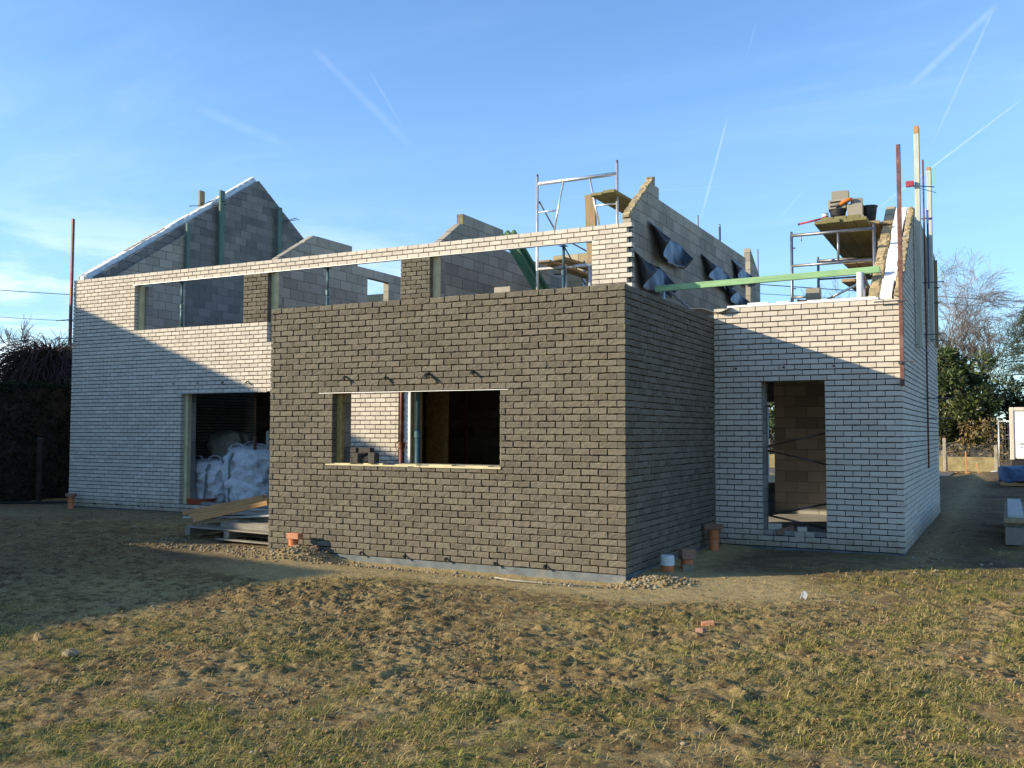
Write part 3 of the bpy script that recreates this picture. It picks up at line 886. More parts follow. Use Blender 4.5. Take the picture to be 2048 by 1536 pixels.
def prop(x, y, z0, z1, zc, mat, label, group, r=.030, ring=True, inner=None):
    t = thing('steel_prop', (x, y, z0), label, 'steel prop', group)
    m = MB(); m.lathe((x, y, z0 + .006), [(r, 0), (r, zc - z0)], 14); m.build('outer_tube', mat, t, smooth=True)
    m = MB(); m.lathe((x, y, zc + .01), [(r * .78, 0), (r * .78, z1 - zc - .016)], 14); m.build('inner_tube', inner or mat, t, smooth=True)
    m = MB(); m.lathe((x, y, zc - .08), [(r * 1.0, 0), (r * 1.3, .01), (r * 1.3, .09), (r * 1.05, .1)], 14)
    if ring:
        for sg in (-1, 1):
            pts = [(x + sg * (r + .062 * math.sin(a)), y - .02, zc - .04 + .075 * math.cos(a)) for a in [math.pi * k / 8 for k in range(9)]]
            m.tube(pts, .006, 6)
    m.build('collar', 'steel_rust' if 'red' in mat or 'rust' in mat else mat, t)
    m = MB(); m.box((x - .06, y - .06, z0), (x + .06, y + .06, z0 + .006)); m.build('base_plate', mat, t)
    m = MB(); m.box((x - .06, y - .06, z1 - .006), (x + .06, y + .06, z1)); m.build('head_plate', mat, t)
    return t
g = 'steel props in the openings'
prop(-11.07, 3.88, 3.72, 4.65, 4.18, 'prop_teal', 'teal steel prop in the leftmost upper window', g)
prop(-7.34, 3.88, 3.035, 4.65, 4.22, 'prop_teal', 'teal steel prop in the middle upper window', g)
prop(-2.53, 3.90, 3.035, 4.65, 4.24, 'prop_blue', 'slim grey-blue prop in the right upper window', g, ring=False)
prop(-2.955, .24, .02, 2.94, 1.60, 'prop_blue', 'blue steel prop in the middle of the dark brick window', g, r=.036, ring=False)
prop(-4.73, 2.5, .02, 2.94, 1.42, 'steel_red', 'red-brown prop in front of the white wall inside the dark brick window', g, r=.042)
prop(-5.58, 6.0, .10, 2.79, 1.6, 'steel_rust', 'dim rusty prop in the darkest part of the dark brick window', g, ring=False)
prop(-9.62, 4.5, .10, 2.79, 1.5, 'steel_rust', 'rust-red prop standing in the left door opening before the big bags', g, ring=False, r=.034)

def scaffold_frame(name, p0, U, w, z0, z1, rails, mat, label, group=None, inner=(), r=.024, post_top=(0, 0)):
    U = V3((*U, 0)); p0 = V3((*p0, 0)); Z = V3((0, 0, 1))
    t = thing(name, p0 + U * (w / 2) + Z * z0, label, 'scaffold', group)
    for k, u in enumerate((0, w)):
        m = MB(); m.tube([p0 + U * u + Z * z0, p0 + U * u + Z * (z1 + post_top[k])], r, 10); m.build('post', mat, t, smooth=True)
        m = MB(); m.tube([p0 + U * u + Z * (z1 + post_top[k] - .11), p0 + U * u + Z * (z1 + post_top[k] + .05)], r * .82, 10); m.build('spigot', 'steel_grey', t, smooth=True)
    for (a, za, b, zb, rr) in rails:
        m = MB(); m.tube([p0 + U * a + Z * za, p0 + U * b + Z * zb], rr, 8); m.build('rail' if abs(za - zb) < .02 else 'brace', mat, t, smooth=True)
    return t
# front aluminium frame: two lifts behind the right upper window
UX = (1, 0); gs = 'scaffold frames behind the front'
W1 = 1.50
rl = [(0.02, 5.98, W1 - .02, 5.98, .034), (.50, 5.95, .30, 5.0, .018), (1.00, 5.95, 1.20, 5.0, .018), (.02, 5.47, .40, 5.47, .016), (1.10, 5.47, 1.48, 5.47, .016),
      (.02, 4.46, W1 - .02, 4.46, .030), (.02, 5.02, W1 - .02, 5.02, .02), (.55, 4.44, .55, 3.1, .02), (1.0, 4.44, 1.0, 3.1, .03)]
s1 = scaffold_frame('scaffold', (-3.42, 4.75), UX, W1, 3.035, 6.0, rl, 'galvanised', 'nearest silver scaffold frame rising above the right end of the front', gs, post_top=(.1, .16))
scaffold_frame('scaffold', (-3.42, 6.85), UX, W1, 3.035, 4.9, [(0.02, 4.8, W1 - .02, 4.8, .03), (.02, 4.3, W1 - .02, 4.3, .02)], 'galvanised', 'rear silver scaffold frame seen through the right upper window', gs)
def brace(a, b, label, mat='steel_grey', r=.014):
    t = thing('scaffold_brace', ((a[0] + b[0]) / 2, (a[1] + b[1]) / 2, min(a[2], b[2])), label, 'scaffold brace', 'diagonal scaffold braces')
    m = MB(); m.tube([a, b], r, 8); m.build('tube', mat, t, smooth=True)
    m = MB()
    for p in (a, b): m.blob(p, .022, 8, 4, jit=0)
    m.build('end_hook', 'steel_dark', t)
brace((-3.40, 4.80, 5.66), (-3.40, 6.83, 4.5), 'thin grey brace crossing the sky inside the nearest silver frame')
brace((-1.98, 4.80, 4.86), (-3.40, 6.83, 4.72), 'rising grey brace of the cross seen in the right upper window')
brace((-2.95, 4.80, 4.98), (-1.95, 6.83, 4.30), 'falling grey brace of the cross seen in the right upper window')

def plank(name, a, b, w, th, mat, label, cat='plank', group=None, up=(0, 0, 1), bands=True):
    t = thing(name, ((a[0] + b[0]) / 2, (a[1] + b[1]) / 2, min(a[2], b[2]) - th / 2), label, cat, group)
    a, b = V3(a), V3(b); d = (b - a).normalized()
    m = MB(); m.bar(a, b, w, th, 0, up=up, ch=.004); m.build('board', mat, t)
    if bands:
        u = V3(up)
        for s in (0, 1):
            m = MB(); p = a + d * .06 if s == 0 else b - d * .06
            m.bar(p - d * .010, p + d * .010, w + .004, th + .004, 0, up=up); m.build('end_band', 'galvanised', t)
    return t
gp = 'planks on the scaffold frames'
plank('scaffold_plank', (-2.22, 4.55, 5.62), (-2.05, 7.3, 5.545), .22, .05, 'wood_moss', 'left plank of the high pair passing through the silver scaffold frame', group=gp, bands=False)
plank('scaffold_plank', (-1.98, 4.50, 5.63), (-1.80, 7.25, 5.545), .22, .05, 'wood_moss', 'right plank of the high pair passing through the silver scaffold frame', group=gp, bands=False)
plank('scaffold_plank', (-3.18, 4.52, 4.545), (-3.05, 7.1, 4.53), .22, .05, 'wood_plank', 'leftmost low plank seen through the right upper window', group=gp, bands=False)
plank('scaffold_plank', (-2.88, 4.50, 4.56), (-2.5, 7.1, 4.53), .24, .05, 'wood_plank', 'low plank slanting right, behind the grey-blue prop', group=gp, bands=False)
t = thing('timber_upright', (-2.38, 4.95, 3.035), 'greenish timber upright under the high planks of the silver scaffold', 'timber')
m = MB(); m.bar((-2.42, 5.0, 3.035), (-2.52, 5.0, 5.74), .19, .06, up=(0, 1, 0), ch=.004); m.build('beam', 'wood_plank', t)
# leaning green formwork beams
for k, (x0, x1, lb) in enumerate(((-4.36, -3.36, 'front green formwork beam leaning left in the right upper window'), (-4.30, -3.30, 'rear green formwork beam leaning left in the right upper window'))):
    t = thing('formwork_beam', (x1, 5.3 + k * .14, 3.04), lb, 'timber beam', 'leaning green beams')
    y = 5.3 + k * .14
    d = V3((x1 - .30, y, 3.6)) - V3((x0, y, 5.52))
    a, b = V3((x0, y, 5.30 + .03 * k)), V3((x1 + .40, y, 3.06))
    m = MB(); sd = V3((0, 1, 0)); ax = (b - a).normalized(); n = ax.cross(sd)
    m.bar(a + n * .065, b + n * .065, .08, .04, 0, up=n, ch=.004); m.build('flange', 'wood_green_dark', t)
    m = MB(); m.bar(a - n * .065, b - n * .065, .08, .04, 0, up=n, ch=.004); m.build('flange', 'wood_green_dark', t)
    m = MB(); m.bar(a, b, .028, .092, 0, up=n); m.build('web', 'wood_green_dark', t)
# small concrete blocks on the edge of the upper floor
def block_thing(c, s, rz, label, mat='concrete_block_pale', cat='concrete block', group=None, name='concrete_block', holes=False):
    t_ = MB(); a = V3((math.cos(rz), math.sin(rz), 0)); b = V3((-math.sin(rz), math.cos(rz), 0))
    t_.obox((c[0], c[1], c[2] + s[2] / 2), a * s[0] / 2, b * s[1] / 2, V3((0, 0, s[2] / 2)), ch=.004)
    if not holes:
        o = t_.build(name, mat, base=(c[0], c[1], c[2])); return tag(o, label, cat, group)
    t = thing(name, c, label, cat, group); t_.build('body', mat, t)
    m = MB()
    for k in (-1, 1):
        p = V3((c[0], c[1], c[2] + s[2] * .5)) - b * (s[1] / 2 + .001) + V3((0, 0, k * s[2] * .22)) + a * (-.02)
        m.obox(p, a * s[0] * .30, V3((0, 0, s[2] * .10)), b * .002)
    m.build('cavity', 'dark_mortar', t); return t  # dark plates on the face stand in for the shade inside slots
m = MB(); m.box((-3.9, 3.86, 3.035), (-3.45, 4.06, 3.86)); tag(m.build('block_stack', 'concrete_block'), 'grey block stack under the pale block in the right upper window', 'concrete block')
block_thing((-3.66, 3.95, 3.86), (.30, .14, .19), .04, 'pale concrete block just above the dark brick edge in the right upper window')
# thin steel tubes standing behind the block gable
for k, (y, z1, x) in enumerate(((5.95, 6.02, -1.68), (8.75, 6.0, -1.70), (10.3, 6.12, -1.66), (13.2, 6.05, -1.5))):
    t = thing('scaffold_tube', (x, y, 3.035), ('scaffold tube tip nearest the front behind the block gable', 'second scaffold tube tip behind the block gable', 'third scaffold tube tip behind the block gable, darker and taller', 'farthest scaffold tube tip behind the block gable')[k], 'scaffold tube', 'scaffold tubes behind the block gable')
    m = MB(); m.tube([(x, y, 3.035), (x, y, z1)], .024, 9); m.build('tube', 'galvanised' if k != 2 else 'steel_dark', t, smooth=True)
    m = MB(); m.tube([(x, y, z1 - .02), (x, y, z1 + .06)], .018, 9); m.build('spigot', 'steel_grey', t, smooth=True)

# right wing: scaffold, deck, railing
gr = 'scaffold frames in the right wing'
rl = [(0, 4.70, 1.22, 4.70, .026), (0, 4.22, 1.22, 4.22, .022), (.0, 3.72, .42, 3.72, .02), (.70, 4.69, .70, 4.22, .018), (.15, 4.60, .15, 4.69, .008), (.0, 4.50, .06, 4.50, .01), (.0, 3.86, .06, 3.86, .01)]
scaffold_frame('scaffold', (.90, 5.0), UX, 1.22, 2.985, 4.71, rl, 'steel_grey', 'nearer grey scaffold frame inside the right wing', gr)
rl = [(0, 4.79, 1.1, 4.79, .026), (0, 4.05, 1.1, 4.05, .022), (0, 4.45, 1.1, 4.45, .018)]
scaffold_frame('scaffold', (.80, 8.0), UX, 1.10, 2.985, 4.82, rl, 'steel_grey', 'farther grey scaffold frame inside the right wing', gr)
gd = 'planks of the high scaffold deck'
lab = ['leftmost plank of the high deck over the right wing', 'second plank from the left of the high deck', 'third plank from the left of the high deck', 'fourth plank from the left of the high deck, under the grey blocks', 'pale plank of the high deck set back to the right', 'rightmost plank of the high deck beside the gable']
xs = [1.27, 1.47, 1.67, 1.87, 2.03, 2.19]
for k, x in enumerate(xs):
    y0 = (5.45, 5.42, 5.46, 5.43, 5.9, 6.0)[k]
    xx = x if k < 4 else x - .0
    wdt = .195 if k < 4 else .15
    plank('deck_plank', (xx, y0, 4.965 + .018 * (k > 3)), (xx - .0, 8.85 + .04 * (k % 2), 4.905), wdt, .055, ('wood_moss', 'wood_moss', 'wood_moss', 'wood_moss', 'wood_plank', 'wood_plank')[k], lab[k], group=gd, bands=False)
for k in range(3):
    x = 1.36 + k * .20
    plank('deck_plank', (x, 5.50, 5.022), (x, 7.4, 4.985), .19, .05, 'wood_moss', ('left upper plank doubling the front of the high deck', 'middle upper plank doubling the front of the high deck', 'right upper plank doubling the front of the high deck')[k], group=gd, bands=False)
t = thing('hanging_hook', (2.02, 5.85, 4.45), 'thin steel hook hanging below the high deck', 'hook')
m = MB(); m.bar((2.02, 5.84, 4.45), (2.02, 5.84, 4.94), .012, .025, up=(0, 1, 0)); m.build('strap', 'galvanised', t); m = MB(); m.bar((2.09, 5.95, 4.58), (2.09, 5.95, 4.72), .04, .03, up=(0, 1, 0)); m.build('weight', 'concrete', t)
gl = 'low planks inside the right wing'
plank('scaffold_plank', (1.66, 5.75, 4.345), (1.58, 8.6, 4.50), .2, .06, 'wood_plank', 'left of the two plank ends resting just above the green rail', group=gl, bands=False)
plank('scaffold_plank', (1.87, 5.75, 4.345), (1.86, 8.6, 4.50), .2, .06, 'wood_plank', 'right of the two plank ends resting just above the green rail', group=gl, bands=False)
plank('scaffold_plank', (1.60, 6.0, 4.09), (1.84, 8.4, 4.02), .22, .05, 'wood_plank', 'single plank end below the green rail', group=gl, bands=False)
plank('scaffold_plank', (1.85, 6.1, 3.98), (1.98, 8.4, 3.92), .22, .05, 'wood_grey', 'lowest shaded plank below the green rail', group=gl, bands=False)
t = thing('guard_rail', (.5, 4.42, 3.0), 'long green timber rail across the top of the right wing on steel posts', 'railing')
m = MB(); m.bar((-1.14, 4.42, 3.915), (2.26, 4.42, 3.975), .06, .095, up=(0, 0, 1), ch=.004); m.build('rail', 'wood_green_fresh', t)
m = MB(); m.tube([(-1.03, 4.49, 2.985), (-1.03, 4.49, 3.955)], .028, 10); m.build('post', 'galvanised', t, smooth=True)
m = MB(); m.tube([(1.99, 4.36, 2.985), (1.99, 4.36, 3.94)], .048, 12); m.build('post', 'pvc_white', t, smooth=True)
m = MB(); m.tube([(-.99, 4.52, 3.93), (-.35, 5.9, 3.15)], .02, 8); m.build('brace', 'steel_grey', t, smooth=True)
m = MB(); m.tube([(2.02, 4.40, 3.95), (2.08, 5.6, 3.55), (2.08, 5.62, 3.1)], .022, 8); m.build('brace', 'steel_grey', t, smooth=True)
m = MB(); m.tube([(2.0, 4.75, 2.99), (2.0, 4.75, 3.86)], .02, 8); m.build('brace', 'galvanised', t, smooth=True)
brace((.95, 5.6, 3.56), (2.0, 4.6, 3.84), 'pale tube rising towards the white rail post in the right wing', 'galvanised', .02)
brace((.95, 5.2, 3.70), (1.9, 6.4, 3.72), 'short tube lying low behind the right wing parapet', 'steel_grey', .018)
t = thing('red_bar', (1.05, 5.55, 5.02), 'red steel bar poking out left from the high deck', 'steel bar')
m = MB(); m.tube([(.90, 5.62, 5.005), (1.30, 5.62, 5.065)], .017, 8); m.build('bar', 'red_paint', t, smooth=True); m = MB(); m.tube([(.885, 5.62, 5.003), (.915, 5.62, 5.007)], .02, 8); m.build('end_cap', 'steel_grey', t)
block_thing((1.22, 5.0, 2.985), (.20, .20, .70), 0, 'grey column of blocks standing inside the right wing', name='block_stack')
block_thing((1.22, 5.0, 3.687), (.21, .19, .15), .05, 'single grey block standing on the right wing parapet edge')
# load on the deck
zd = 5.05
gb = 'grey blocks on the high deck'
block_thing((1.73, 6.0, zd), (.26, .22, .07), .1, 'flat grey slab under the right block on the high deck', group=gb)
block_thing((1.73, 6.0, zd + .072), (.24, .20, .20), .02, 'upright grey block, lower right of the pile on the high deck', group=gb)
block_thing((1.75, 6.02, zd + .274), (.18, .17, .09), .2, 'half block on top of the right block on the high deck', group=gb)
block_thing((1.46, 6.0, zd + .215), (.28, .19, .15), -.05, 'hollow grey block with two slots lying over the black bucket', group=gb, holes=True)
block_thing((1.49, 6.05, zd + .367), (.27, .19, .15), .08, 'topmost grey block of the pile on the high deck', group=gb)
def bucket(x, y, z, r, h, label, mat='rubber_black', rim=True):
    t = thing('bucket', (x, y, z), label, 'bucket')
    m = MB(); m.lathe((x, y, z), [(r * .72, 0), (r * .75, .004), (r, h), (r * .96, h), (r * .70, .015), (0, .012)], 22); m.build('shell', mat, t, smooth=False)
    if rim:
        m = MB(); m.lathe((x, y, z + h - .02), [(r * .99, 0), (r * 1.07, .005), (r * 1.07, .022), (r * .98, .026)], 22, cap=False); m.build('rim', mat, t, smooth=True)
    m = MB(); m.tube([(x + r * math.cos(a), y, z + h - .02 + .02 * math.sin(a) * 1.0) for a in [math.pi * k / 8 for k in range(9)]], .004, 5); m.build('handle', 'steel_grey', t)
    return t
bucket(1.46, 5.98, zd, .135, .205, 'black mortar bucket under the slotted block on the high deck')
bucket(1.93, 6.15, zd, .12, .25, 'black bucket at the right end of the pile on the high deck')
t = thing('paint_can', (1.29, 5.8, zd), 'small white tin with a red band at the left end of the high deck', 'tin')
m = MB(); m.lathe((1.29, 5.8, zd), [(.05, 0), (.05, .12)], 16); m.build('tin', 'pvc_white', t, smooth=False); m = MB(); m.lathe((1.29, 5.8, zd + .035), [(.0515, 0), (.0515, .04)], 16); m.build('label_band', 'red_paint', t); m = MB(); m.lathe((1.29, 5.8, zd + .12), [(.05, 0), (.046, .012), (0.0, .012)], 16); m.build('lid', 'steel_dark', t)
t = thing('angle_grinder', (1.62, 5.9, zd + .28), 'orange hand tool lying on the blocks of the high deck', 'hand tool')
m = MB(); m.tube([(1.50, 5.88, zd + .27), (1.58, 5.88, zd + .31), (1.70, 5.88, zd + .345)], [.022, .034, .028], 10); m.build('body', 'tool_orange', t, smooth=True)
m = MB(); m.tube([(1.44, 5.88, zd + .245), (1.51, 5.88, zd + .275)], [.028, .022], 10); m.build('head', 'steel_dark', t); m = MB(); m.tube([(1.60, 5.86, zd + .28), (1.66, 5.86, zd + .30)], .012, 8); m.build('grip', 'rubber_black', t)

# roofing membrane lying over the inner corner of the wing
m = MB()
def mem(u, v):
    x = -.75 + 1.0 * u; y = 3.62 + .75 * v
    z = 3.42 + .06 * math.sin(u * 5 + v * 2) + .16 * max(0, u - .55) ** 1.2 * (1.0 + .8 * v) + .07 * v + .02 * math.sin(u * 13)
    if u < .35: z += .1 * (.35 - u) * 2
    return V3((x, y, z))
m.sheet(mem, 30, 14, .006)
tag(m.build('membrane_sheet', 'membrane_grey', base=(-.3, 3.95, 3.42), smooth=True), 'wavy grey roofing sheet draped where the wing meets the dark brick', 'roofing sheet')
def vnoise(x, y, seed=0):
    xi = np.floor(x).astype(np.int64); yi = np.floor(y).astype(np.int64); fx = x - xi; fy = y - yi
    def h(a, b):
        n = (a * 374761393 + b * 668265263 + seed * 1442695041) & 0xFFFFFFFF
        n = ((n ^ (n >> 13)) * 1274126177) & 0xFFFFFFFF
        n = (n ^ (n >> 16)) & 0xFFFFFFFF
        return n / 4294967295.0
    u = fx * fx * (3 - 2 * fx); v = fy * fy * (3 - 2 * fy)
    return (h(xi, yi) * (1 - u) + h(xi + 1, yi) * u) * (1 - v) + (h(xi, yi + 1) * (1 - u) + h(xi + 1, yi + 1) * u) * v
def fbm(x, y, sc, oct=4, seed=0, gain=.5):
    s = 0; a = 1; t = 0
    c, sn = math.cos(.6), math.sin(.6)
    for k in range(oct):
        s = s + a * vnoise(x / sc, y / sc, seed + k * 17); t += a; a *= gain; sc *= .48
        x, y = c * x - sn * y, sn * x + c * y
    return s / t
# ------------------------------------------------------------------ loose bricks, pipes, pallet, bags
def loose_brick(c, rz, label, mat, group=None, s=(.21, .10, .066), tilt=0.0, cat='brick', name='loose_brick'):
    m = MB()
    a = V3((math.cos(rz) * math.cos(tilt), math.sin(rz) * math.cos(tilt), math.sin(tilt))); b = V3((-math.sin(rz), math.cos(rz), 0)); n = a.cross(b)
    m.obox((c[0], c[1], c[2] + s[2] / 2 + abs(math.sin(tilt)) * s[0] / 2), a * s[0] / 2, b * s[1] / 2, n * s[2] / 2, ch=.005)
    return tag(m.build(name, mat, base=c), label, cat, group)
g = 'dark bricks on the window sill'
zs = 1.190
SB = [(-4.03, .20, 0, 'dark brick at the lower left of the pile on the window sill, against the jamb'), (-3.86, .20, 0, 'lower middle dark brick of the pile on the window sill'), (-3.66, .19, .02, 'lower right dark brick of the pile on the window sill'),
      (-4.00, .20, .068, 'second-layer left dark brick of the pile on the window sill'), (-3.80, .20, .068, 'second-layer right dark brick of the pile on the window sill'),
      (-3.97, .20, .136, 'top left dark brick of the pile on the window sill'), (-3.74, .20, .136, 'top right dark brick of the pile on the window sill, jutting out')]
for x, y, dz, lb in SB: loose_brick((x, y, zs + (dz if dz != .02 else 0)), .05 * rnd.uniform(-1, 1), lb, 'dark_brick_loose', g, s=(.19, .10, .066))
loose_brick((-3.74, .055, zs), 1.45, 'dark brick set end-on in front of the pile on the window sill', 'dark_brick_loose', g, s=(.16, .075, .13))
loose_brick((-3.60, .09, zs), .3, 'tilted dark brick right of the pile on the window sill', 'dark_brick_loose', g, tilt=.35)
loose_brick((-3.505, .035, zs), 1.5, 'upright dark brick alone at the right of the window sill pile', 'dark_brick_loose', g, s=(.10, .11, .145))
loose_brick((-4.24, .06, zs + .0), 0, 'dark half brick tucked at the far left end of the window sill', 'dark_brick_loose', g, s=(.11, .09, .07))
g = 'bricks in the right door opening'
zs = .130
loose_brick((1.20, YF + .05, zs), .05, 'white brick at the lower middle of the right door sill', 'white_brick', g, s=(.14, .09, .066))
loose_brick((1.345, YF + .05, zs), -.08, 'white brick at the right of the small pile on the right door sill', 'white_brick', g, s=(.12, .09, .07))
loose_brick((1.235, YF + .055, zs + .072), .12, 'white brick on top of the small pile on the right door sill', 'white_brick', g, s=(.13, .09, .066))
loose_brick((.80, YF + .30, .098), .2, 'sunlit white brick on the floor left inside the right door', 'white_brick', g, s=(.2, .1, .18))
loose_brick((.95, YF + .25, .098), .35, 'dark brick tilted on the floor inside the right door', 'brick_brown', g, s=(.26, .1, .09), tilt=.3)
# drain pipes
def pipe(x, y, z0, z1, r, label, cap=None):
    t = thing('drain_pipe', (x, y, z0), label, 'drain pipe', 'orange drain pipes standing along the house')
    m = MB(); m.lathe((x, y, z0), [(r, 0), (r, z1 - z0 - .1), (r * .98, z1 - z0 - .1)], 20, cap=False); m.build('tube', 'pvc_orange', t, smooth=True)
    m = MB(); m.lathe((x, y, z1 - .13), [(r * 1.0, 0), (r * 1.14, .012), (r * 1.14, .045), (r * 1.08, .05), (r * 1.08, .115), (r * 1.16, .12), (r * 1.16, .13), (r * .9, .13), (r * .9, .02), (0, .02)], 20); m.build('socket', 'pvc_orange', t, smooth=False)
    if cap:
        m = MB(); m.lathe((x, y, z1 - .02), [(r * 1.2, 0), (r * 1.2, .1), (r * 1.1, .115), (0, .115)], 20); m.build('cap', cap, t)
    return t
pipe(-13.78, 3.50, -.12, .22, .062, 'orange drain pipe at the far left corner of the white front')
loose_brick((-13.78, 3.50, .222), .15, 'brown brick lying on the leftmost drain pipe', 'brick_brown', 'bricks closing the drain pipes', s=(.22, .11, .065))
pipe(-4.62, -.20, -.10, .18, .06, 'sunlit orange drain pipe before the left end of the dark brick wall')
loose_brick((-4.60, -.20, .182), .0, 'orange brick lying on the sunlit drain pipe', 'brick_orange', 'bricks closing the drain pipes', s=(.20, .11, .075))
loose_brick((-4.36, -.12, -.02), .5, 'brown broken brick leaning beside the sunlit drain pipe', 'brick_brown', 'bricks closing the drain pipes', s=(.16, .1, .07), tilt=.4)
pipe(.22, .80, -.12, .05, .07, 'short drain pipe with a pale cap beside the dark brick corner', cap='pvc_white')
pipe(.34, 1.20, -.12, .06, .07, 'short drain pipe under a brown brick beside the dark brick corner')
loose_brick((.34, 1.20, .062), .8, 'brown brick lying on the short drain pipe near the dark corner', 'brick_brown', 'bricks closing the drain pipes', s=(.19, .12, .12))
loose_brick((.42, .98, -.08), .3, 'grey brick piece on the ground beside the short drain pipes', 'stone', None, s=(.13, .09, .10), cat='brick')
pipe(.16, 3.05, -.12, .25, .068, 'tall orange drain pipe in the inner corner by the white wing')
loose_brick((.16, 3.05, .252), .05, 'brown brick lying on the tall inner-corner drain pipe', 'brick_brown', 'bricks closing the drain pipes', s=(.26, .12, .07))

# pallet and boards before the left door
px0, py0 = -7.45, .62
t = thing('pallet', (px0 + .9, py0 + .5, -.03), 'grey wooden pallet on the bare soil before the left door', 'pallet')
def pl(u, v, z): return V3((px0 + u, py0 + v - .10 * u, z))
for k in range(5):
    v = .06 + k * .24; m = MB(); m.bar(pl(0, v, .135), pl(1.95, v, .135), .13, .024, ch=.003); m.build('deck_board', 'wood_grey', t)
for u in (.05, .93, 1.88):
    m = MB(); m.bar(pl(u, .0, .065), pl(u, 1.08, .065), .10, .112, ch=.003); m.build('stringer', 'wood_grey', t)
for v in (.0, .52, 1.06):
    m = MB(); m.bar(pl(.72, v + .02, -.005), pl(1.96, v + .02, -.005), .10, .022, ch=.003); m.build('bottom_board', 'wood_grey', t)
for k in range(3):
    z = .150 + .001 * k; t = thing('steel_channel', pl(1.2, .12 + .15 * k, z), ('front grey steel channel lying on the pallet', 'middle grey steel channel lying on the pallet', 'rear grey steel channel lying on the pallet')[k], 'steel channel', 'channels on the pallet')
    m = MB(); a, b = pl(.74 + .1 * k, .12 + .16 * k, z + .004), pl(1.80 + .05 * k, .12 + .16 * k, z + .004)
    m.bar(a, b, .12, .008); m.build('web', 'wood_grey', t)
    for sg in (-1, 1):
        m = MB(); m.bar(a + V3((0, sg * .057, .05)), b + V3((0, sg * .057, .05)), .006, .085); m.build('flange', 'wood_grey', t)
g = 'boards stacked on the pallet'
BD = [(-.42, .45, 1.7, .60, .24, 'wood_board', 'lowest wide pale board sticking out left of the pallet'), (-.38, .52, 1.75, .66, .285, 'wood_board', 'middle pale board sticking out left of the pallet'),
      (-.10, .70, 1.80, .80, .33, 'wood_board', 'upper pale board on the pallet, set back'), (.7, .35, 1.9, .40, .295, 'wood_board', 'narrow pale board at the right of the pallet stack')]
for k, (u0, v0, u1, v1, z, mt, lb) in enumerate(BD):
    t_ = thing('board', pl((u0 + u1) / 2, v0, z), lb, 'board', g); a, b = pl(u0, v0, z - .01), pl(u1, v1, z + .09)
    m = MB(); m.bar(a, b, .30 - .05 * k, .026, ch=.003); m.build('panel', mt, t_); m = MB(); m.bar(a + (b - a) * .45, a + (b - a) * .46, .302 - .05 * k, .028); m.build('strip', 'pvc_white', t_)
for k, (a, b, lb) in enumerate((((-7.25, .62, .25), (-5.95, .80, .545), 'front orange-brown timber leaning across the pallet'), ((-7.46, .74, .285), (-6.10, .98, .58), 'middle orange-brown timber leaning across the pallet'), ((-7.72, .86, .315), (-6.3, 1.1, .60), 'rear orange-brown timber leaning across the pallet'))):
    t_ = thing('timber_batten', ((a[0] + b[0]) / 2, a[1], .2), lb, 'timber', 'battens leaning on the pallet')
    m = MB(); m.bar(a, b, .085, .07, ch=.003); m.build('batten', 'wood_orange', t_)
    d = (V3(b) - V3(a)).normalized(); m = MB(); m.bar(V3(a) - d * .004, V3(a) - d * .0005, .083, .068); m.build('cut_end', 'wood_white', t_)
for k, (y, x0, x1, lb) in enumerate(((3.42, -10.3, -8.75, 'pale sill board lying along the foot of the left door'), (3.25, -9.6, -8.4, 'short pale board lying before the sill board of the left door'))):
    t_ = thing('board', ((x0 + x1) / 2, y, .0), lb, 'board'); m = MB(); m.bar((x0, y, .03 + .03 * k), (x1, y + .1, .10), .22, .03, ch=.003); m.build('panel', 'wood_board', t_); m = MB(); m.bar((x0 + .3, y + .02, .0), (x0 + .4, y + .03, .0), .2, .05); m.build('bearer', 'wood_grey', t_)

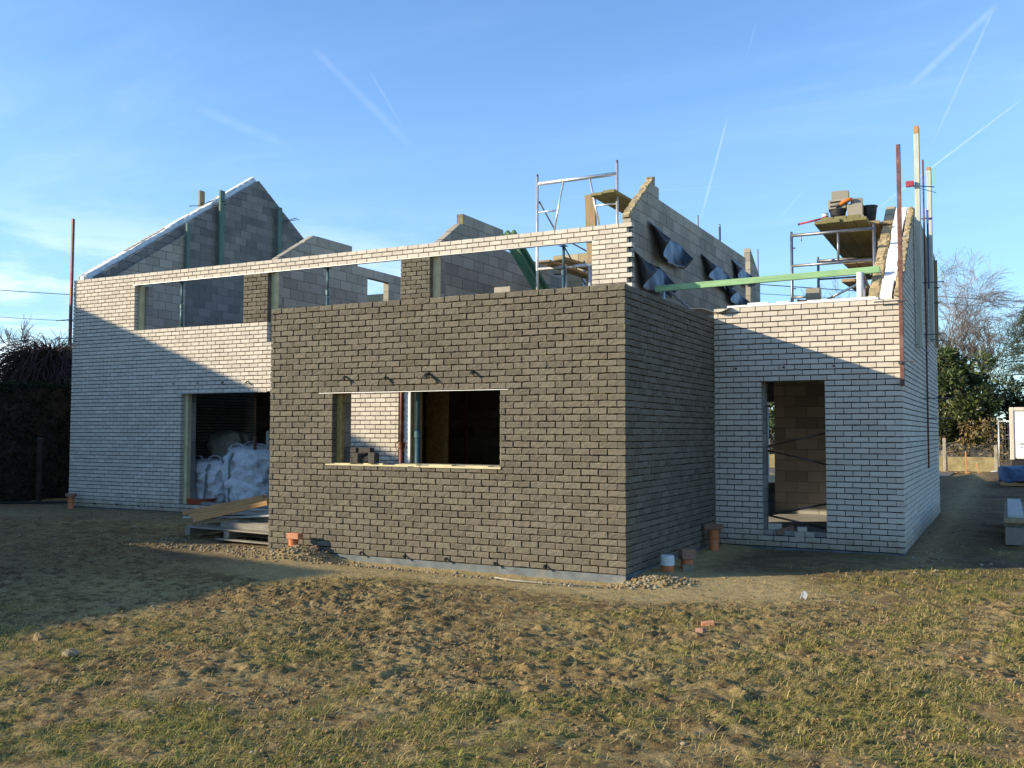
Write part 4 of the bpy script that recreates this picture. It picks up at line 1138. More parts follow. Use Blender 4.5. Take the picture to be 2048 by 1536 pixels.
# big bags
def big_bag(c, s, seed, label, strap=True, lean=(0, 0), loops=True, mat='bag_white'):
    rg = random.Random(seed); t = thing('big_bag', c, label, 'big bag', 'big bags in the left door')
    def rf(a, v):
        A_ = np.array([math.cos(a) * 2.2 + 40 + seed]); B_ = np.array([math.sin(a) * 2.2 + v * 4.5 + 40])
        return float(abs(fbm(A_, B_, .9, 4, seed)[0] - .5) * 4)
    m = MB(); nu, nv = 72, 44; ph = [rg.uniform(0, 6.28) for _ in range(8)]; i0 = 0
    for j in range(nv + 1):
        v = j / nv
        for i in range(nu):
            a = 2 * math.pi * i / nu
            e = .32 + .12 * math.sin(3 * v)
            ca, sa = math.cos(a), math.sin(a)
            rx = math.copysign(abs(ca) ** (2 * e), ca); ry = math.copysign(abs(sa) ** (2 * e), sa)
            prof = (min(1, (v / .10)) ** .5 * .12 + .88 + .10 * math.sin(v * 3.0)) if v < .82 else (.98 * max(0, (1 - min(1, (v - .82) / .18) ** 2.2)) ** .5)
            z = v * s[2] if v < .82 else (.82 + .18 * (1 - max(0, 1 - (v - .82) / .18) ** 1.6) * 1.0) * s[2]
            w = .045 * (rf(a, v) - .5) + .030 * math.sin(a * 5 + v * 9 + ph[0]) + .018 * math.sin(a * 7 - v * 21 + ph[6]) * math.sin(v * 13 + ph[7]) + .016 * math.sin(a * 11 - v * 14 + ph[1]) + .012 * math.sin(v * 31 + a * 3 + ph[2]) + .010 * math.sin(a * 23 + v * 17 + ph[3]) + .03 * math.sin(v * 5 + a * 2 + ph[4])
            k = prof * (1 + w * 1.5)
            m.v.append((c[0] + rx * s[0] / 2 * k + lean[0] * v, c[1] + ry * s[1] / 2 * k + lean[1] * v, c[2] + max(0, z + .05 * s[2] * math.sin(a * 2 + ph[5]) * max(0, v - .6))))
    for j in range(nv):
        for i in range(nu):
            a = j * nu + i; b = j * nu + (i + 1) % nu
            m.f.append((a, b, b + nu, a + nu)); m.m.append(0); m.uv.append(None)
    m.build('sack', mat, t, smooth=True)
    if strap:
        for sx in ((-.30, .30) if strap is True else (-.20,)):
            m = MB(); pts = [(c[0] + sx * s[0] + lean[0] * q, c[1] - s[1] / 2 * (1.11 if q < .8 else 1.11 - (q - .8) * 2.2) + lean[1] * q, c[2] + q * s[2]) for q in (.02, .2, .4, .6, .78, .9)]
            for p, q in zip(pts[:-1], pts[1:]): m.bar(p, q, .05, .012, up=(0, -1, .01))
            m.build('strap', 'bag_strap', t)
    if loops:
        for sx in (-.28, .24):
            m = MB(); x = c[0] + sx * s[0] + lean[0]; z = c[2] + s[2] * .95
            pts = [V3((x + .16 * s[0] * math.cos(a), c[1] - s[1] * .18 + .03 * math.sin(a * 2), z + .13 * math.sin(a))) for a in [math.pi * q / 8 for q in range(9)]]
            for p, q in zip(pts[:-1], pts[1:]): m.bar(p, q, .012, .05, up=(0, -1, .02))
            m.build('lifting_loop', mat, t)
    return t
big_bag((-9.85, 4.75, .105), (1.16, .86, 1.18), 3, 'largest full white big bag with a dark seam strap, right side of the left door', strap=1)
big_bag((-10.95, 4.60, .105), (.98, .76, .92), 8, 'slumped white big bag low in the left of the left door', strap=True, lean=(.06, .0))
big_bag((-10.65, 5.40, .105), (1.0, .8, 1.22), 5, 'white big bag behind, between the two front bags in the left door', strap=False)
big_bag((-11.35, 5.6, .105), (.95, .8, 1.50), 12, 'grey big bag in the shadow at the back left of the left door', strap=False, mat='concrete', loops=False)
m = MB(); m.blob((-10.9, 5.55, 1.24), (.22, .16, .11), 14, 8, jit=.06); m.blob((-10.62, 5.5, 1.26), (.14, .12, .09), 12, 7, jit=.06)
tag(m.build('cement_sack', 'sack_yellow', smooth=True), 'yellow sack lying on the big bags in the left door', 'sack')
t = thing('mixing_tub', (-10.72, 4.15, .1), 'flat red mortar tub on the floor of the left door', 'tub')
m = MB(); m.lathe((-10.72, 4.15, .1), [(.27, 0), (.30, .15), (.285, .15), (.25, .012), (0, .012)], 24); m.build('shell', 'tub_red', t); m = MB(); m.lathe((-10.72, 4.15, .235), [(.298, 0), (.322, .004), (.322, .02), (.30, .022)], 24, cap=False); m.build('rim', 'tub_red', t)
t = thing('wooden_lath', (-9.70, 4.36, .105), 'pale lath standing upright behind the largest big bag', 'lath'); m = MB(); m.bar((-10.02, 5.32, .105), (-10.04, 5.34, 1.62), .07, .02, up=(0, 1, 0), ch=.003); m.build('strip', 'wood_white', t)
# bracing seen through the right door
for k, (a, b) in enumerate((((.40, 5.5, 1.38), (1.45, 5.5, 1.64)), ((.40, 5.5, 1.31), (1.45, 5.5, 1.07)), ((.2, 5.5, .23), (1.45, 5.5, .52)), ((.2, 5.5, .30), (1.25, 5.5, .03 + .08)))):
    brace(a, b, ('upper rising brace seen through the right door', 'upper falling brace seen through the right door', 'lower rising brace seen through the right door', 'lower falling brace seen through the right door')[k], 'steel_grey', .016)
t = thing('coat_pipes', (.25, 5.2, 1.9), 'short dark pipes hanging at the top left inside the right door', 'pipes')
for k in range(4):
    m = MB(); m.tube([(.22 + .06 * k, 5.2, 1.72), (.22 + .06 * k, 5.2, 2.02)], .018, 8); m.build('pipe', 'steel_dark', t)
m = MB(); m.bar((.15, 5.2, 2.03), (.5, 5.2, 2.03), .03, .03); m.build('hanger', 'steel_dark', t)

# plank pile, tarpaulin pallet, trailer and the fence at the right
g = 'timbers of the pile at the right edge'
plank('pile_timber', (4.05, 5.62, .10), (4.05, 9.4, .10), .52, .26, 'wood_grey', 'thick bottom timber of the pile at the right edge', 'timber', g, bands=False)
plank('pile_timber', (3.90, 5.70, .262), (3.90, 9.3, .262), .26, .06, 'wood_grey', 'bearer timber above the thick one in the right edge pile', 'timber', g, bands=False)
plank('pile_plank', (3.93, 5.55, .325), (3.93, 9.6, .325), .30, .06, 'wood_plank', 'wide plank below the top ones of the right edge pile', 'plank', g, bands=False)
plank('pile_plank', (3.93, 5.75, .380), (3.93, 9.7, .380), .21, .045, 'wood_board', 'topmost pale plank of the right edge pile', 'plank', g, bands=False)
plank('pile_plank', (4.20, 5.75, .34), (4.20, 9.7, .34), .22, .05, 'wood_grey', 'plank at the right of the topmost one, cut by the photo edge', 'plank', g, bands=False)
t = thing('tarp_pallet', (4.35, 23.3, 0), 'pallet load covered with blue plastic sheeting near the white trailer', 'covered pallet')
m = MB()
def tp(u, v):
    a = u * 2 * math.pi; r = 1.0
    e = .35; ca, sa = math.cos(a), math.sin(a)
    rx = math.copysign(abs(ca) ** (2 * e), ca); ry = math.copysign(abs(sa) ** (2 * e), sa)
    k = (1 - (max(0, v - .55) / .45) ** 2.5) * (1 + .03 * math.sin(a * 7 + v * 8) + .02 * math.sin(a * 17 + v * 21))
    z = .12 + .42 * min(1, v / .55) + .05 * math.sin(a * 3 + v * 5) * (v > .1)
    return V3((4.35 + rx * .75 * k, 23.4 + ry * .62 * k, z - .06 * max(0, .1 - v) * math.sin(a * 5) * 6))
m.sheet(tp, 60, 16, .004); m.build('sheeting', 'tarp_blue', t, smooth=True)
m = MB()
for k in range(5): m.bar((3.7 + k * .32, 22.85, .10), (3.7 + k * .32, 23.95, .10), .12, .022)
for k in range(3): m.bar((3.64, 22.9 + k * .5, .045), (5.04, 22.9 + k * .5, .045), .10, .085)
m.build('pallet_base', 'wood_orange', t)

t = thing('box_trailer', (5.2, 31.4, 0), 'white box trailer with a beige frame at the right edge', 'trailer')
m = MB(); m.box((4.02, 30.06, .66), (6.3, 33.0, 2.52)); m.build('body', 'white_panel', t)
for lo, hi in (((3.95, 30.0, .62), (4.10, 30.10, 2.58)), ((4.10, 30.0, 2.44), (6.36, 30.1, 2.58)), ((6.24, 30.0, .62), (6.36, 30.1, 2.44)), ((3.95, 30.1, 2.5), (4.02, 33.0, 2.58))):
    m = MB(); m.box(lo, hi, ch=.02); m.build('frame', 'trim_beige', t)
m = MB(); m.box((4.13, 30.035, .70), (5.1, 30.055, 2.42)); d = m.build('door', 'white_panel', t); 
m = MB(); m.box((4.28, 30.015, 1.20), (4.44, 30.034, 1.23)); m.box((4.30, 30.02, 1.08), (4.36, 30.034, 1.10)); m.build('handle', 'steel_dark', d)
m = MB(); m.box((4.0, 30.0, .38), (6.3, 33.0, .61)); m.build('chassis', 'rubber_black', t)
for x in (4.25, 6.05):
    m = MB(); m.lathe((x - .1, 31.6, .31), [(.31, 0), (.31, .2)], 20, axis=(1, 0, 0)); w = m.build('wheel', 'rubber_black', t)
    m = MB(); m.lathe((x - .11, 31.6, .31), [(.17, 0), (.17, .22)], 16, axis=(1, 0, 0)); m.build('rim', 'galvanised', w)

t = thing('concrete_fence', (0, 34.3, 0), 'low stained concrete panel fence with wire mesh before the shrubs', 'fence')
fx = [-16.5 + 2.0 * k - .0 for k in range(10)]
fx = [1.49 - 1.95 * k for k in range(9, 0, -1)] + [1.49, 3.44]
for k, x in enumerate(fx):
    m = MB(); m.box((x - .065, 34.24, -.1), (x + .065, 34.38, 1.40 if k != len(fx) - 1 else 1.12), ch=.012); m.build('post', 'concrete', t)
for a, b in zip(fx[:-1], fx[1:]):
    m = MB(); m.box((a + .07, 34.28, .0), (b - .07, 34.33, .56), ch=.006); m.box((a + .07, 34.275, .561), (b - .07, 34.335, .61)); m.build('panel', 'concrete_stained', t)
    m = MB()
    for q in range(25):
        x = a + .08 + q * (b - a - .16) / 24; m.tube([(x, 34.31, .61), (x, 34.31, 1.12)], .003, 4, cap=False)
    for q in range(5): m.tube([(a + .08, 34.31, .65 + q * .115), (b - .08, 34.31, .65 + q * .115)], .003, 4, cap=False)
    m.build('wire_mesh', 'steel_dark', t)
t = thing('mesh_gate', (4.7, 31.5, 0), 'galvanised site fence panel of wire mesh standing in a concrete foot', 'site fence')
m = MB(); m.tube([(3.57, 31.5, .1), (3.57, 31.5, 2.15)], .025, 8); m.build('post', 'galvanised', t, smooth=True)
m = MB(); m.tube([(7.0, 31.5, .1), (7.0, 31.5, 2.15)], .025, 8); m.build('post', 'galvanised', t, smooth=True)
for z in (.25, 2.08):
    m = MB(); m.tube([(3.57, 31.5, z), (7.0, 31.5, z)], .018, 7); m.build('rail', 'galvanised', t, smooth=True)
m = MB()
for q in range(34): m.tube([(3.6 + q * .1, 31.5, .25), (3.6 + q * .1, 31.5, 2.08)], .0028, 4, cap=False)
for q in range(12): m.tube([(3.57, 31.5, .25 + q * .16), (7.0, 31.5, .25 + q * .16)], .0028, 4, cap=False)
m.build('wire_mesh', 'steel_grey', t)
m = MB(); m.box((3.28, 31.3, -.02), (3.72, 31.7, .14), ch=.02); m.build('foot', 'pvc_white', t)
for k, (x, y, h, tl, lb) in enumerate(((2.36, 32.5, .84, 0, 'upright sawn stake before the concrete fence'), (2.90, 30.8, .45, -.10, 'short leaning stake right of the upright one before the fence'))):
    t = thing('wooden_stake', (x, y, -.1), lb, 'stake', 'stakes before the fence'); m = MB(); m.bar((x, y, -.1), (x + tl, y, h), .055, .055, up=(0, 1, 0), ch=.004); m.build('shaft', 'wood_orange', t); m = MB(); m.bar((x + tl, y, h + .001), (x + tl, y, h + .025), .045, .045, up=(0, 1, 0)); m.build('raw_end', 'wood_white', t)
# ------------------------------------------------------------------ ground
def sst(a, b, x):
    t = np.clip((x - a) / (b - a), 0, 1); return t * t * (3 - 2 * t)
def house_dist(x, y):
    """metres in front of the house outline"""
    d1 = np.where((x > -5.3) & (x < .2), -y, 99); d2 = np.where(x <= -5.3, 3.73 - y, 99)
    d3 = np.where((x >= .2) & (x < 3.2), 3.73 - y, 99)
    dx = np.maximum(np.maximum(-5.24 - x, x - 0), 0); dy = np.maximum(-y, 0)
    dbox = np.hypot(dx, dy)
    dy2 = np.maximum(3.73 - y, 0); dx2 = np.maximum(x - 2.6, 0)
    return np.minimum(dbox, np.hypot(dy2, dx2))
def grass_mask(x, y):
    n = fbm(x, y, 1.1, 4, 5); n2 = fbm(x, y, .28, 3, 9)
    d = house_dist(x, y) + 2.6 * (fbm(x, y, 1.5, 4, 401) - .5)
    g = sst(.47, .64, n * .55 + n2 * .45)
    right = sst(-1.5, 3.0, x + .25 * (-y - 2)); near = sst(-3.5, -6.0, y)
    g = g * (.20 + .50 * right + .50 * near) + .26 * right * sst(.40, .55, n2)
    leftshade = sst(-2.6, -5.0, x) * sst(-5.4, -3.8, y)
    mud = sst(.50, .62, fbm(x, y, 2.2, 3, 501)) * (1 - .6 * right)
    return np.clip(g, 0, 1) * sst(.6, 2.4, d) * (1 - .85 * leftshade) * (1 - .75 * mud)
def clod_mask(x, y):
    d = house_dist(x, y) + 2.6 * (fbm(x, y, 1.5, 4, 401) - .5)
    return sst(.9, 2.6, d) * (.45 + .55 * sst(.40, .62, fbm(x, y, 2.1, 3, 21)))
def ground_h(x, y):
    d = house_dist(x, y)
    far = 1 - sst(14, 24, np.hypot(x + 3, y))
    z = -.035 + .07 * (fbm(x, y, 3.0, 3, 1) - .5) * far
    z = z - .075 * np.exp(-((y + .18) / .38) ** 2) * sst(-4.35, -3.7, x) * (1 - sst(-.1, .25, x))
    z = z + .13 * np.exp(-(((x + 4.5) / .42) ** 2 + ((y + .28) / .30) ** 2))
    z = z + .06 * np.exp(-(((x - .45) / .30) ** 2 + ((y + .12) / .26) ** 2))
    z = z - .05 * np.exp(-((y - 3.35) / .5) ** 2) * sst(.3, .8, x) * (1 - sst(2.6, 3.2, x))
    z = z + .05 * sst(-.9, -2.2, y) * sst(-6, -2, x) * .6
    z = z + .34 * np.exp(-(((x - 3.7) / 1.5) ** 2 + ((y - 27.0) / 1.8) ** 2))
    c = clod_mask(x, y) * far
    wx = x + .05 * (fbm(x, y, .11, 2, 201) - .5); wy = y + .05 * (fbm(x, y, .11, 2, 211) - .5)
    r1 = np.abs(fbm(x, y, .42, 4, 31) - .5) * 2; r2 = fbm(wx, wy, .13, 3, 41); r3 = fbm(x, y, .060, 3, 51, .7)
    r4 = np.abs(fbm(wx, wy, .085, 3, 61, .6) - .5) * 2
    lump = sst(.50, .66, r2) * (.4 + 1.2 * r3)
    z = z + c * (.016 * (.5 - r1) + .020 * lump + .050 * (r3 - .5) + .030 * (.4 - r4))
    z = z + (1 - c) * far * (.012 * (r2 - .5) + .008 * (r3 - .5))
    z = z + .075 * np.exp(-(d / .22) ** 2) * (fbm(x, y, .5, 3, 301) - .36) * far * np.where((x > -4.2) & (x < .1), .25, 1.0)
    # wheel ruts
    for off, sl in ((0, .10), (1.5, .10)):
        q = y + 4.6 - off * 1.0 - sl * x
        z = z - .03 * np.exp(-(q / .16) ** 2) * sst(.35, .6, fbm(x, y, 1.7, 2, 77)) * far
    return z
def axis(lo, hi, fine, out_lo, out_hi, grow=1.22):
    a = list(np.arange(lo, hi, fine)); s = fine; x = lo
    left = []
    while x > out_lo:
        s *= grow; x -= s; left.append(max(x, out_lo))
    s = fine; x = a[-1]; right = []
    while x < out_hi:
        s *= grow; x += s; right.append(min(x, out_hi))
    return np.array(left[::-1] + a + right)
xs_ = axis(-8.6, 5.6, .0205, -420, 420, 1.12); ys_ = axis(-6.9, .6, .0185, -420, 520, 1.10)
GX, GY = np.meshgrid(xs_, ys_, indexing='ij')
GZ = ground_h(GX, GY)
nx_, ny_ = GX.shape
me = bpy.data.meshes.new('ground')
V_ = np.stack([GX, GY, GZ], -1).reshape(-1, 3)
ii, jj = np.meshgrid(np.arange(nx_ - 1), np.arange(ny_ - 1), indexing='ij')
q = (ii * ny_ + jj).reshape(-1)
Fq = np.stack([q, q + ny_, q + ny_ + 1, q + 1], -1)
me.vertices.add(len(V_)); me.vertices.foreach_set('co', V_.astype(np.float32).reshape(-1))
me.loops.add(Fq.size); me.loops.foreach_set('vertex_index', Fq.astype(np.int32).reshape(-1))
me.polygons.add(len(Fq)); me.polygons.foreach_set('loop_start', np.arange(0, Fq.size, 4, dtype=np.int32)); me.polygons.foreach_set('loop_total', np.full(len(Fq), 4, dtype=np.int32))
me.polygons.foreach_set('use_smooth', np.ones(len(Fq), dtype=bool))
at = me.attributes.new('turf', 'FLOAT', 'POINT'); at.data.foreach_set('value', grass_mask(GX, GY).astype(np.float32).reshape(-1))
at = me.attributes.new('clod', 'FLOAT', 'POINT'); at.data.foreach_set('value', clod_mask(GX, GY).astype(np.float32).reshape(-1))
unshaded_ = 1 - (1 - sst(-4.6, -6.4, GX - .3 * np.minimum(GY, 2)) * 0) * np.clip(np.maximum(sst(2.2, 3.6, GX) * sst(.4, 1.6, GY), .8 * sst(.2, .9, GX) * sst(.7, 1.5, GY) * (1 - sst(2.2, 3.6, GX))) + sst(-3.6, -6.2, GX) * sst(-5.6, -3.4, GY) * (1 - .45 * sst(.3, 2.0, GY)) * (1 - .75 * np.exp(-((GX + 5.6) / 1.2) ** 2 - ((GY + .1) / .5) ** 2)), 0, 1)  # low where the cast shade is painted into the soil colour
at = me.attributes.new('dry', 'FLOAT', 'POINT'); at.data.foreach_set('value', unshaded_.astype(np.float32).reshape(-1))
me.update(calc_edges=True)
def fn_ground(t):
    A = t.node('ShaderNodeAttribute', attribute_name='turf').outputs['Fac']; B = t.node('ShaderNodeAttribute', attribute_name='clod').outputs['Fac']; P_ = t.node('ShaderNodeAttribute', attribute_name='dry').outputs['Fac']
    n1 = t.noise(t.pos, .75, 6, .65); n2 = t.noise(t.pos, 7, 6, .7); n3 = t.noise(t.pos, 42, 5, .7)
    sand = t.mix(t.ramp(n2, .3, .72), (.37, .275, .12), (.54, .41, .20))
    soil = t.mix(t.ramp(n1, .35, .65), (.205, .135, .054), (.35, .255, .108))
    soil = t.mix(t.ramp(n2, .42, .68, 0, .7), soil, (.47, .355, .165))
    soil = t.mix(t.ramp(t.noise(t.pos, 2.3, 5, .7), .55, .75, 0, .6), soil, (.20, .108, .045))
    soil = t.mix(t.ramp(t.noise(t.pos, 5.5, 6, .7), .47, .60, 0, .85), soil, (.10, .066, .034))
    sand = t.mix(P_, t.mix(t.ramp(t.math('ADD', t.math('MULTIPLY', n2, .5), t.math('MULTIPLY', n1, .5)), .38, .62), (.060, .040, .024), (.20, .140, .084)), sand)  # painted shade: dark soil tones wherever the mask is low
    B = t.ramp(B, .05, .40); c = t.mix(B, sand, t.mix(t.math('ADD', P_, .35, clamp=True), t.mix(.55, soil, (.07, .05, .03)), soil))  # clods darkened by the same painted shade
    c = t.mix(t.math('MULTIPLY', A, t.ramp(n3, .3, .6)), c, (.24, .215, .060))
    pale = t.noise(t.mapping(t.pos, (.55, 1.6, 1), rot=(0, 0, .25)), 1.0, 7, .72)
    c = t.mix(t.ramp(pale, .645, .72, 0, .75), c, (.52, .47, .38))
    c = t.mix(t.ramp(n3, .35, .62, .42, 0), c, (.14, .10, .055))
    return {'Base Color': c, 'Normal': t.bump(t.math('ADD', t.math('MULTIPLY', n3, .6), n2), .9, .03)}
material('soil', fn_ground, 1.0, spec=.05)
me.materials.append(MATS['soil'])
go = bpy.data.objects.new('ground', me); COL.objects.link(go); tag(go, kind='structure')
def gz(x, y): return float(ground_h(np.array([float(x)]), np.array([float(y)]))[0])

m = MB(); m.box((-60, 28.4, -.30), (1.9, 33.2, .012)); tag(m.build('road', 'asphalt'), kind='structure')

rng = np.random.default_rng(4)
def mesh_from_arrays(name, V, F, mats, mi=None):
    me = bpy.data.meshes.new(name); k = F.shape[1]
    me.vertices.add(len(V)); me.vertices.foreach_set('co', V.astype(np.float32).reshape(-1))
    me.loops.add(F.size); me.loops.foreach_set('vertex_index', F.astype(np.int32).reshape(-1))
    me.polygons.add(len(F)); me.polygons.foreach_set('loop_start', np.arange(0, F.size, k, dtype=np.int32)); me.polygons.foreach_set('loop_total', np.full(len(F), k, dtype=np.int32))
    for q in mats: me.materials.append(MATS[q])
    if mi is not None: me.polygons.foreach_set('material_index', mi.astype(np.int32))
    me.update(calc_edges=True)
    return me
def blades(n, mask_fn, lmin, lmax, wid, flat, xlo, xhi, ylo, yhi):
    P = []
    while sum(len(p) for p in P) < n:
        x = rng.uniform(xlo, xhi, n * 2); y = yhi - (yhi - ylo) * rng.uniform(0, 1, n * 2) ** .62
        # keep to what can be seen: the wedge in front of the camera
        ok = (rng.uniform(0, 1, n * 2) < mask_fn(x, y)) & (house_dist(x, y) > .35)
        P.append(np.stack([x[ok], y[ok]], -1))
    P = np.concatenate(P)[:n]
    x, y = P[:, 0], P[:, 1]; z = ground_h(x, y) - .004
    a = rng.uniform(0, 2 * np.pi, n); el = np.clip(rng.normal(flat, .38, n), .03, 1.5)
    L = rng.uniform(lmin, lmax, n) ; w = wid * rng.uniform(.6, 1.4, n) * (1 + .05 * np.maximum(0, y + 6))
    dx, dy, dz = np.cos(a) * np.cos(el), np.sin(a) * np.cos(el), np.sin(el)
    sx, sy = -np.sin(a), np.cos(a)
    b0 = np.stack([x - sx * w, y - sy * w, z], -1); b1 = np.stack([x + sx * w, y + sy * w, z], -1)
    mid = np.stack([x + dx * L * .55, y + dy * L * .55, z + dz * L * .62], -1); sd = np.stack([sx * w * .8, sy * w * .8, 0 * w], -1)
    tip = np.stack([x + dx * L * 1.05, y + dy * L * 1.05, z + dz * L * .78], -1)
    V = np.stack([b0, b1, mid + sd, mid - sd, tip], 1).reshape(-1, 3); i = np.arange(n) * 5
    F = np.concatenate([np.stack([i, i + 1, i + 2], -1), np.stack([i, i + 2, i + 3], -1), np.stack([i + 3, i + 2, i + 4], -1)])
    return V, F
gm = lambda x, y: np.clip(grass_mask(x, y) * 1.3, 0, 1) ** 1.6
V, F = blades(92000, gm, .020, .060, .0024, .38, -9, 6.5, -7.2, 3.0)
o = bpy.data.objects.new('grass', mesh_from_arrays('grass', V, F, ['grass'])); COL.objects.link(o); tag(o, 'short patchy olive grass on the trampled plot', 'grass', kind='stuff')
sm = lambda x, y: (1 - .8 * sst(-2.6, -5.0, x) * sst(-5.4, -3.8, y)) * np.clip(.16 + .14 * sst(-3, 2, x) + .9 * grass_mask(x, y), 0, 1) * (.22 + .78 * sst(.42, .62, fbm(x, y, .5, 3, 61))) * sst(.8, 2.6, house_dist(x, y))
V, F = blades(120000, sm, .020, .085, .0019, .30, -9, 6.5, -7.2, 3.0)
o = bpy.data.objects.new('dead_grass', mesh_from_arrays('dead_grass', V, F, ['straw'])); COL.objects.link(o); tag(o, 'flattened straw-coloured dead grass on the plot', 'dead grass', kind='stuff')

def lumps(n, place, smin, smax, mats, name, label, cat, flat=.7):
    base = np.array([(1, 0, 0), (.3, .95, 0), (-.8, .6, 0), (-.8, -.6, 0), (.3, -.95, 0), (0.1, .1, 1), (-.05, 0, -1), (.55, .45, .62), (-.3, .55, .68), (-.4, -.45, .6), (.5, -.4, .66)], float)
    fc = [(0, 1, 7), (1, 8, 7), (1, 2, 8), (2, 9, 8), (2, 3, 9), (3, 4, 9), (4, 10, 9), (4, 0, 10), (0, 7, 10), (7, 8, 5), (8, 9, 5), (9, 10, 5), (10, 7, 5), (1, 0, 6), (2, 1, 6), (3, 2, 6), (4, 3, 6), (0, 4, 6)]
    x, y = place(n); s = smin + (smax - smin) * rng.uniform(0, 1, n) ** 2.6
    a = rng.uniform(0, 6.28, n); ca, sa = np.cos(a), np.sin(a)
    B = base[None] * (1 + rng.uniform(-.28, .28, (n, 11, 1))) * s[:, None, None] * np.array([1, .75, flat])[None, None]
    X = B[..., 0] * ca[:, None] - B[..., 1] * sa[:, None] + x[:, None]; Y = B[..., 0] * sa[:, None] + B[..., 1] * ca[:, None] + y[:, None]
    Z = B[..., 2] + (ground_h(x, y) + s * .22)[:, None]
    V = np.stack([X, Y, Z], -1).reshape(-1, 3); F = (np.array(fc)[None] + (np.arange(n) * 11)[:, None, None]).reshape(-1, 3)
    me = mesh_from_arrays(name, V, F, mats, np.repeat(rng.integers(0, len(mats), n), len(fc)))
    o = bpy.data.objects.new(name, me); COL.objects.link(o); return tag(o, label, cat, kind='stuff')
material('clod', simple((.25, .178, .092), .35, 14, isl=.5, bump=.8, bscale=45), 1.0, spec=.05)
material('clod_red', simple((.27, .165, .085), .3, 14, isl=.5, bump=.8, bscale=45), 1.0, spec=.05)
def pl_field(n):
    xs = []; ys = []
    while len(xs) < n:
        x = rng.uniform(-9, 6, n * 2); y = 2.5 - 9.5 * rng.uniform(0, 1, n * 2) ** .8
        k = rng.uniform(0, 1, n * 2) < clod_mask(x, y) * (.12 + sst(.48, .68, fbm(x, y, .8, 3, 91))) * (house_dist(x, y) > .5)
        xs.extend(x[k]); ys.extend(y[k])
    return np.array(xs[:n]), np.array(ys[:n])
lumps(16000, pl_field, .004, .022, ['clod', 'clod', 'clod_red'], 'soil_clods', 'crumbly brown soil clods strewn over the plot', 'soil', flat=.5)
def pl_rub(n):
    A = np.array([(.42, -.05, .22, .18, 5), (.15, -.42, .20, .07, 2), (-4.45, -.40, .45, .18, 4), (-6.4, -.05, .9, .18, 4), (-3.2, -.40, .6, .10, 1), (-2.2, -.46, 1.0, .11, 1), (-.6, -.45, .5, .11, 1), (2.9, 3.2, .12, .8, 1), (-10, 3.2, 2.0, .3, 2), (-9.0, 1.0, 2.2, 1.1, 4), (3.5, 5.5, .6, 2.5, 2), (3.0, 14, .9, 5, 2)])
    k = rng.choice(len(A), n, p=A[:, 4] / A[:, 4].sum()); return rng.normal(A[k, 0], A[k, 2]), np.minimum(rng.normal(A[k, 1], A[k, 3]), np.where((A[k, 0] > -5) & (A[k, 0] < .1), -.06, np.where(A[k, 0] < -5, 3.6, 40)))
lumps(3300, pl_rub, .005, .034, ['stone', 'pebble', 'clod', 'clod'], 'rubble', 'small grey stones and mortar crumbs heaped along the wall foot', 'rubble')
def pl_scat(n): return rng.uniform(-8, 5.5, n), 1.0 - 8 * rng.uniform(0, 1, n)
lumps(300, pl_scat, .006, .022, ['stone', 'pebble'], 'pebbles', 'scattered pale pebbles on the plot', 'pebbles')
def single_rock(x, y, s, label, mat='stone', cat='stone', fl=.7, seed=1):
    m = MB(); m.blob((x, y, gz(x, y) + s * fl * .35), (s, s * .8, s * fl), 12, 7, jit=.14, rg=random.Random(seed)); tag(m.build('rock', mat), label, cat)
single_rock(-2.10, -5.56, .068, 'pale stone in the lower left foreground', 'pebble', fl=.5, seed=4)
single_rock(-2.78, -5.30, .06, 'brownish stone at the edge of the shadow in the left foreground', 'clod', seed=5)
loose_brick((1.59, -2.31, gz(1.59, -2.31) - .01), .3, 'orange brick fragment lying on the grass right of centre', 'brick_orange', s=(.11, .06, .035), tilt=.15)
loose_brick((1.62, -2.62, gz(1.62, -2.62) - .012), -.4, 'smaller brown-orange brick chip just before the orange fragment', 'brick_brown', s=(.08, .05, .04), tilt=.1)
m = MB(); m.sheet(lambda u, v: V3((1.99 + .05 * u + .02 * v, -.44 + .02 * u, gz(2, -.42) + .06 * v + .02 * math.sin(u * 4))), 5, 6, .004); tag(m.build('paper_scrap', 'pvc_white'), 'small white scrap standing on the grass at right', 'scrap')
m = MB(); m.tube([(-1.35, -.62, gz(-1.35, -.62) + .03), (-1.1, -.66, gz(-1.1, -.66) + .02), (-.7, -.60, gz(-.7, -.6) + .015), (-.15, -.50, gz(-.15, -.5) + .012)], [.008, .012, .006, .005], 7); tag(m.build('plastic_strip', 'concrete', smooth=True), 'pale plastic strip lying along the foot of the dark brick wall', 'strip')
m = MB(); pts = [(-16.2 + .45 * k, 3.0 + .32 * k + .05 * math.sin(k * 2), .03) for k in range(6)]; m.tube(pts, .03, 7); tag(m.build('ground_hose', 'cable_black', smooth=True), 'dark hose lying on the soil left of the house', 'hose')

